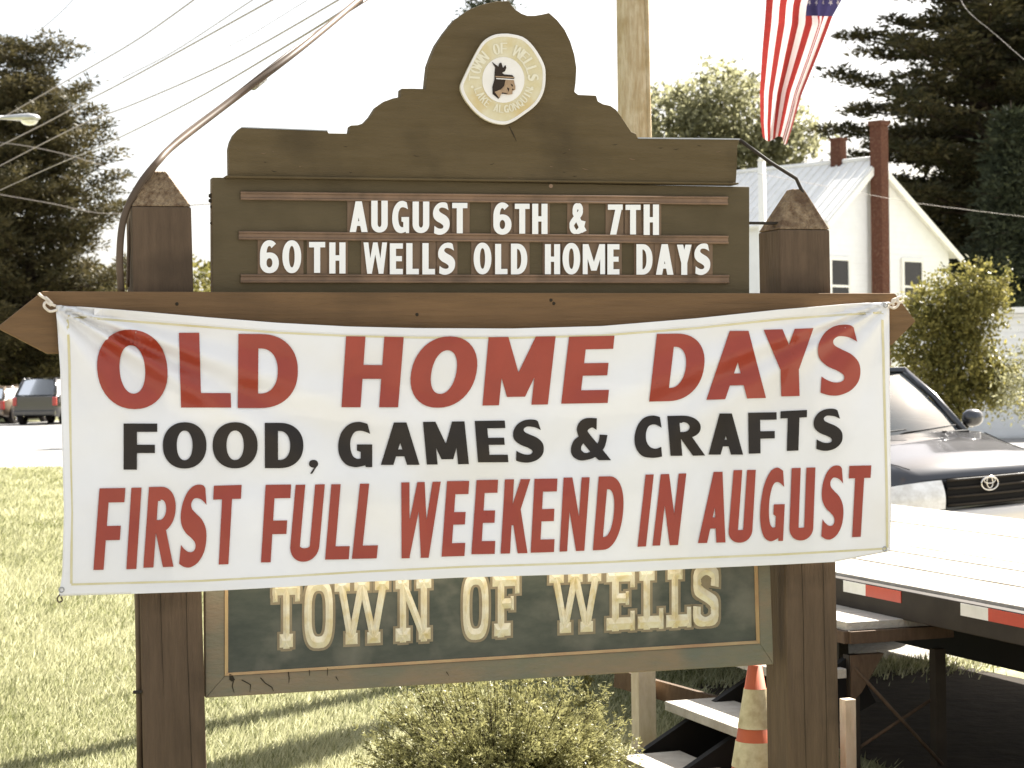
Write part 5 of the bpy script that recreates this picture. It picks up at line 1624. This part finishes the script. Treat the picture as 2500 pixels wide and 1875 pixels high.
# stars: sewn on both faces
stars = []
for r_i in range(11):
    for c_i in range(9):
        if (r_i + c_i) % 2: continue
        jj = int((r_i + .6) / 11.4 * (292 / 588) * nv); ii = int((6.45 + (c_i) * .77) / 13 * nu)
        jj = min(jj, nv - 1); ii = min(ii, nu - 1)
        p0 = V[jj * (nu + 1) + ii]; ex = (V[jj * (nu + 1) + ii + 1] - p0).normalized(); ey = Vector((0, 0, 1)); nn = ex.cross(ey).normalized()
        if nn.y > 0: nn = -nn
        ring_ = []
        for k in range(10):
            a = math.pi / 2 + k * math.pi / 5 + .5; rr = .022 if k % 2 == 0 else .009
            ring_.append(p0 + ex * rr * .75 * math.cos(a) + ey * rr * math.sin(a) + nn * .004)
        stars.append((ring_, [tuple(range(10))]))
mk('stars', *joinvf(stars), M['flag_white'], cl)['kind'] = 'stuff'

# white pole beyond, in front of the house roof
q = P(1862, 450, 45)
wp = thing('white_pole', 'slim white pole standing in front of the left end of the house roof', 'pole', (q.x, 45, 0))
tube('pole_shaft', [(q.x, 45, 0), (q.x - .02, 45, P(1862, 392, 45).z)], [.095, .085], M['trim_white'], wp, 10)
tube('pole_cap', [(q.x - .02, 45, P(1862, 392, 45).z), (q.x - .02, 45, P(1862, 384, 45).z)], [.10, .04], M['trim_white'], wp, 10)

# street lamp: head on a long arm from a pole out of view
lp0 = P(-60, 288, 36); l1 = P(-40, 285, 36)
sl_o = thing('street_lamp', 'cobra head street lamp reaching in at the left edge before the pine', 'street lamp', (lp0.x - 2.2, 36, 0))
tube('lamp_pole', [(lp0.x - 2.2, 36, 0), (lp0.x - 2.2, 36, 6.9)], [.13, .09], M['pole'], sl_o, 10)
tube('lamp_arm', crom([(lp0.x - 2.2, 36, 6.1), (lp0.x - 1.4, 36, 6.38), (lp0.x - .4, 36, P(-60, 286, 36).z), P(10, 286, 36)], 6), [.03] * 19, M['metal'], sl_o, 8)
V, F = [], []
secs = [(0, .03, .03), (25, .05, .045), (50, .085, .06), (72, .10, .07), (88, .085, .055), (97, .03, .02)]
for x, ry, rz in secs:
    c = P(x, 288, 36)
    for k in range(14):
        a = math.tau * k / 14
        V.append(c + Vector((0, math.cos(a) * ry * 1.6, math.sin(a) * rz * (1.2 if math.sin(a) > 0 else .9))))
for i in range(len(secs) - 1):
    for k in range(14): F.append((i * 14 + k, i * 14 + (k + 1) % 14, (i + 1) * 14 + (k + 1) % 14, (i + 1) * 14 + k))
F.append(tuple(range(14))); F.append(tuple(range(len(F[0]) * 0 + (len(secs) - 1) * 14, len(secs) * 14)))
hd_ = mk('lamp_head', V, F, M['metal'], sl_o, smooth=True)
V, F = [], []
c = P(72, 297, 36)
for j in range(5):
    for k in range(12):
        a = math.tau * k / 12; f = math.cos(j * math.pi / 8)
        V.append(c + Vector((math.cos(a) * .16 * f, math.sin(a) * .12 * f, -.09 * math.sin(j * math.pi / 8) + .02)))
for j in range(4):
    for k in range(12): F.append((j * 12 + k, j * 12 + (k + 1) % 12, (j + 1) * 12 + (k + 1) % 12, (j + 1) * 12 + k))
mk('lamp_lens', V, F, M['lens'], sl_o, smooth=True)

WG = 'overhead wires crossing the sky'
wires = [
    ('overhead wire over the left pine, topmost where it crosses the left edge', [(-60, 325, 50), (168, 194, 40), (330, 100, 34), (500, -20, 28)], .022),
    ('overhead wire crossing the left pine just below the street lamp', [(-60, 385, 50), (97, 308, 44), (198, 253, 38), (316, 192, 33), (700, -20, 24)], .022),
    ('overhead wire crossing the middle of the left pine', [(-60, 436, 50), (181, 312, 40), (329, 253, 34), (560, 150, 28), (860, -20, 22)], .020),
    ('lowest steep overhead wire, meeting the thick service cable at the top edge', [(-60, 492, 46), (120, 410, 36), (253, 354, 30), (464, 249, 22), (717, 101, 15), (900, -15, 11)], .014),
    ('short faint overhead wire in the middle of the left sky', [(300, 190, 44), (422, 127, 38), (616, 0, 30), (700, -50, 28)], .018),
    ('faint overhead wire nearest the arched sign top', [(560, 112, 44), (624, 78, 40), (750, 0, 34), (820, -45, 30)], .014),
    ('faint overhead wire in the upper left corner', [(90, 80, 60), (144, 34, 56), (182, -5, 52), (230, -60, 48)], .02),
    ('thin wire sagging across the left pine below the street lamp', [(-40, 344, 84), (60, 356, 80), (170, 380, 78), (300, 420, 78)], .03),
    ('thin low wire passing behind the left sign post', [(-40, 468, 80), (120, 496, 78), (270, 522, 76), (480, 500, 74), (620, 496, 74)], .03),
    ('thin wire sagging in front of the house gable', [(1850, 424, 40), (1952, 443, 42), (2115, 474, 46), (2246, 497, 50), (2500, 529, 56), (2600, 540, 58)], .010),
    ('wire crossing the black pine at the top right corner', [(2330, -40, 50), (2359, 22, 46), (2430, 84, 42), (2500, 145, 38), (2600, 225, 34)], .010),
]
for lab, L, r in wires:
    pts = crom([P(*c) for c in L], 6)
    o = mk('overhead_wire', *tubevf(pts, r * .58 if r > .0101 else r * .42, 5), M['wire'], None, smooth=True)
    props(o, lab, 'wire', WG)

vs.exposure = vs.exposure
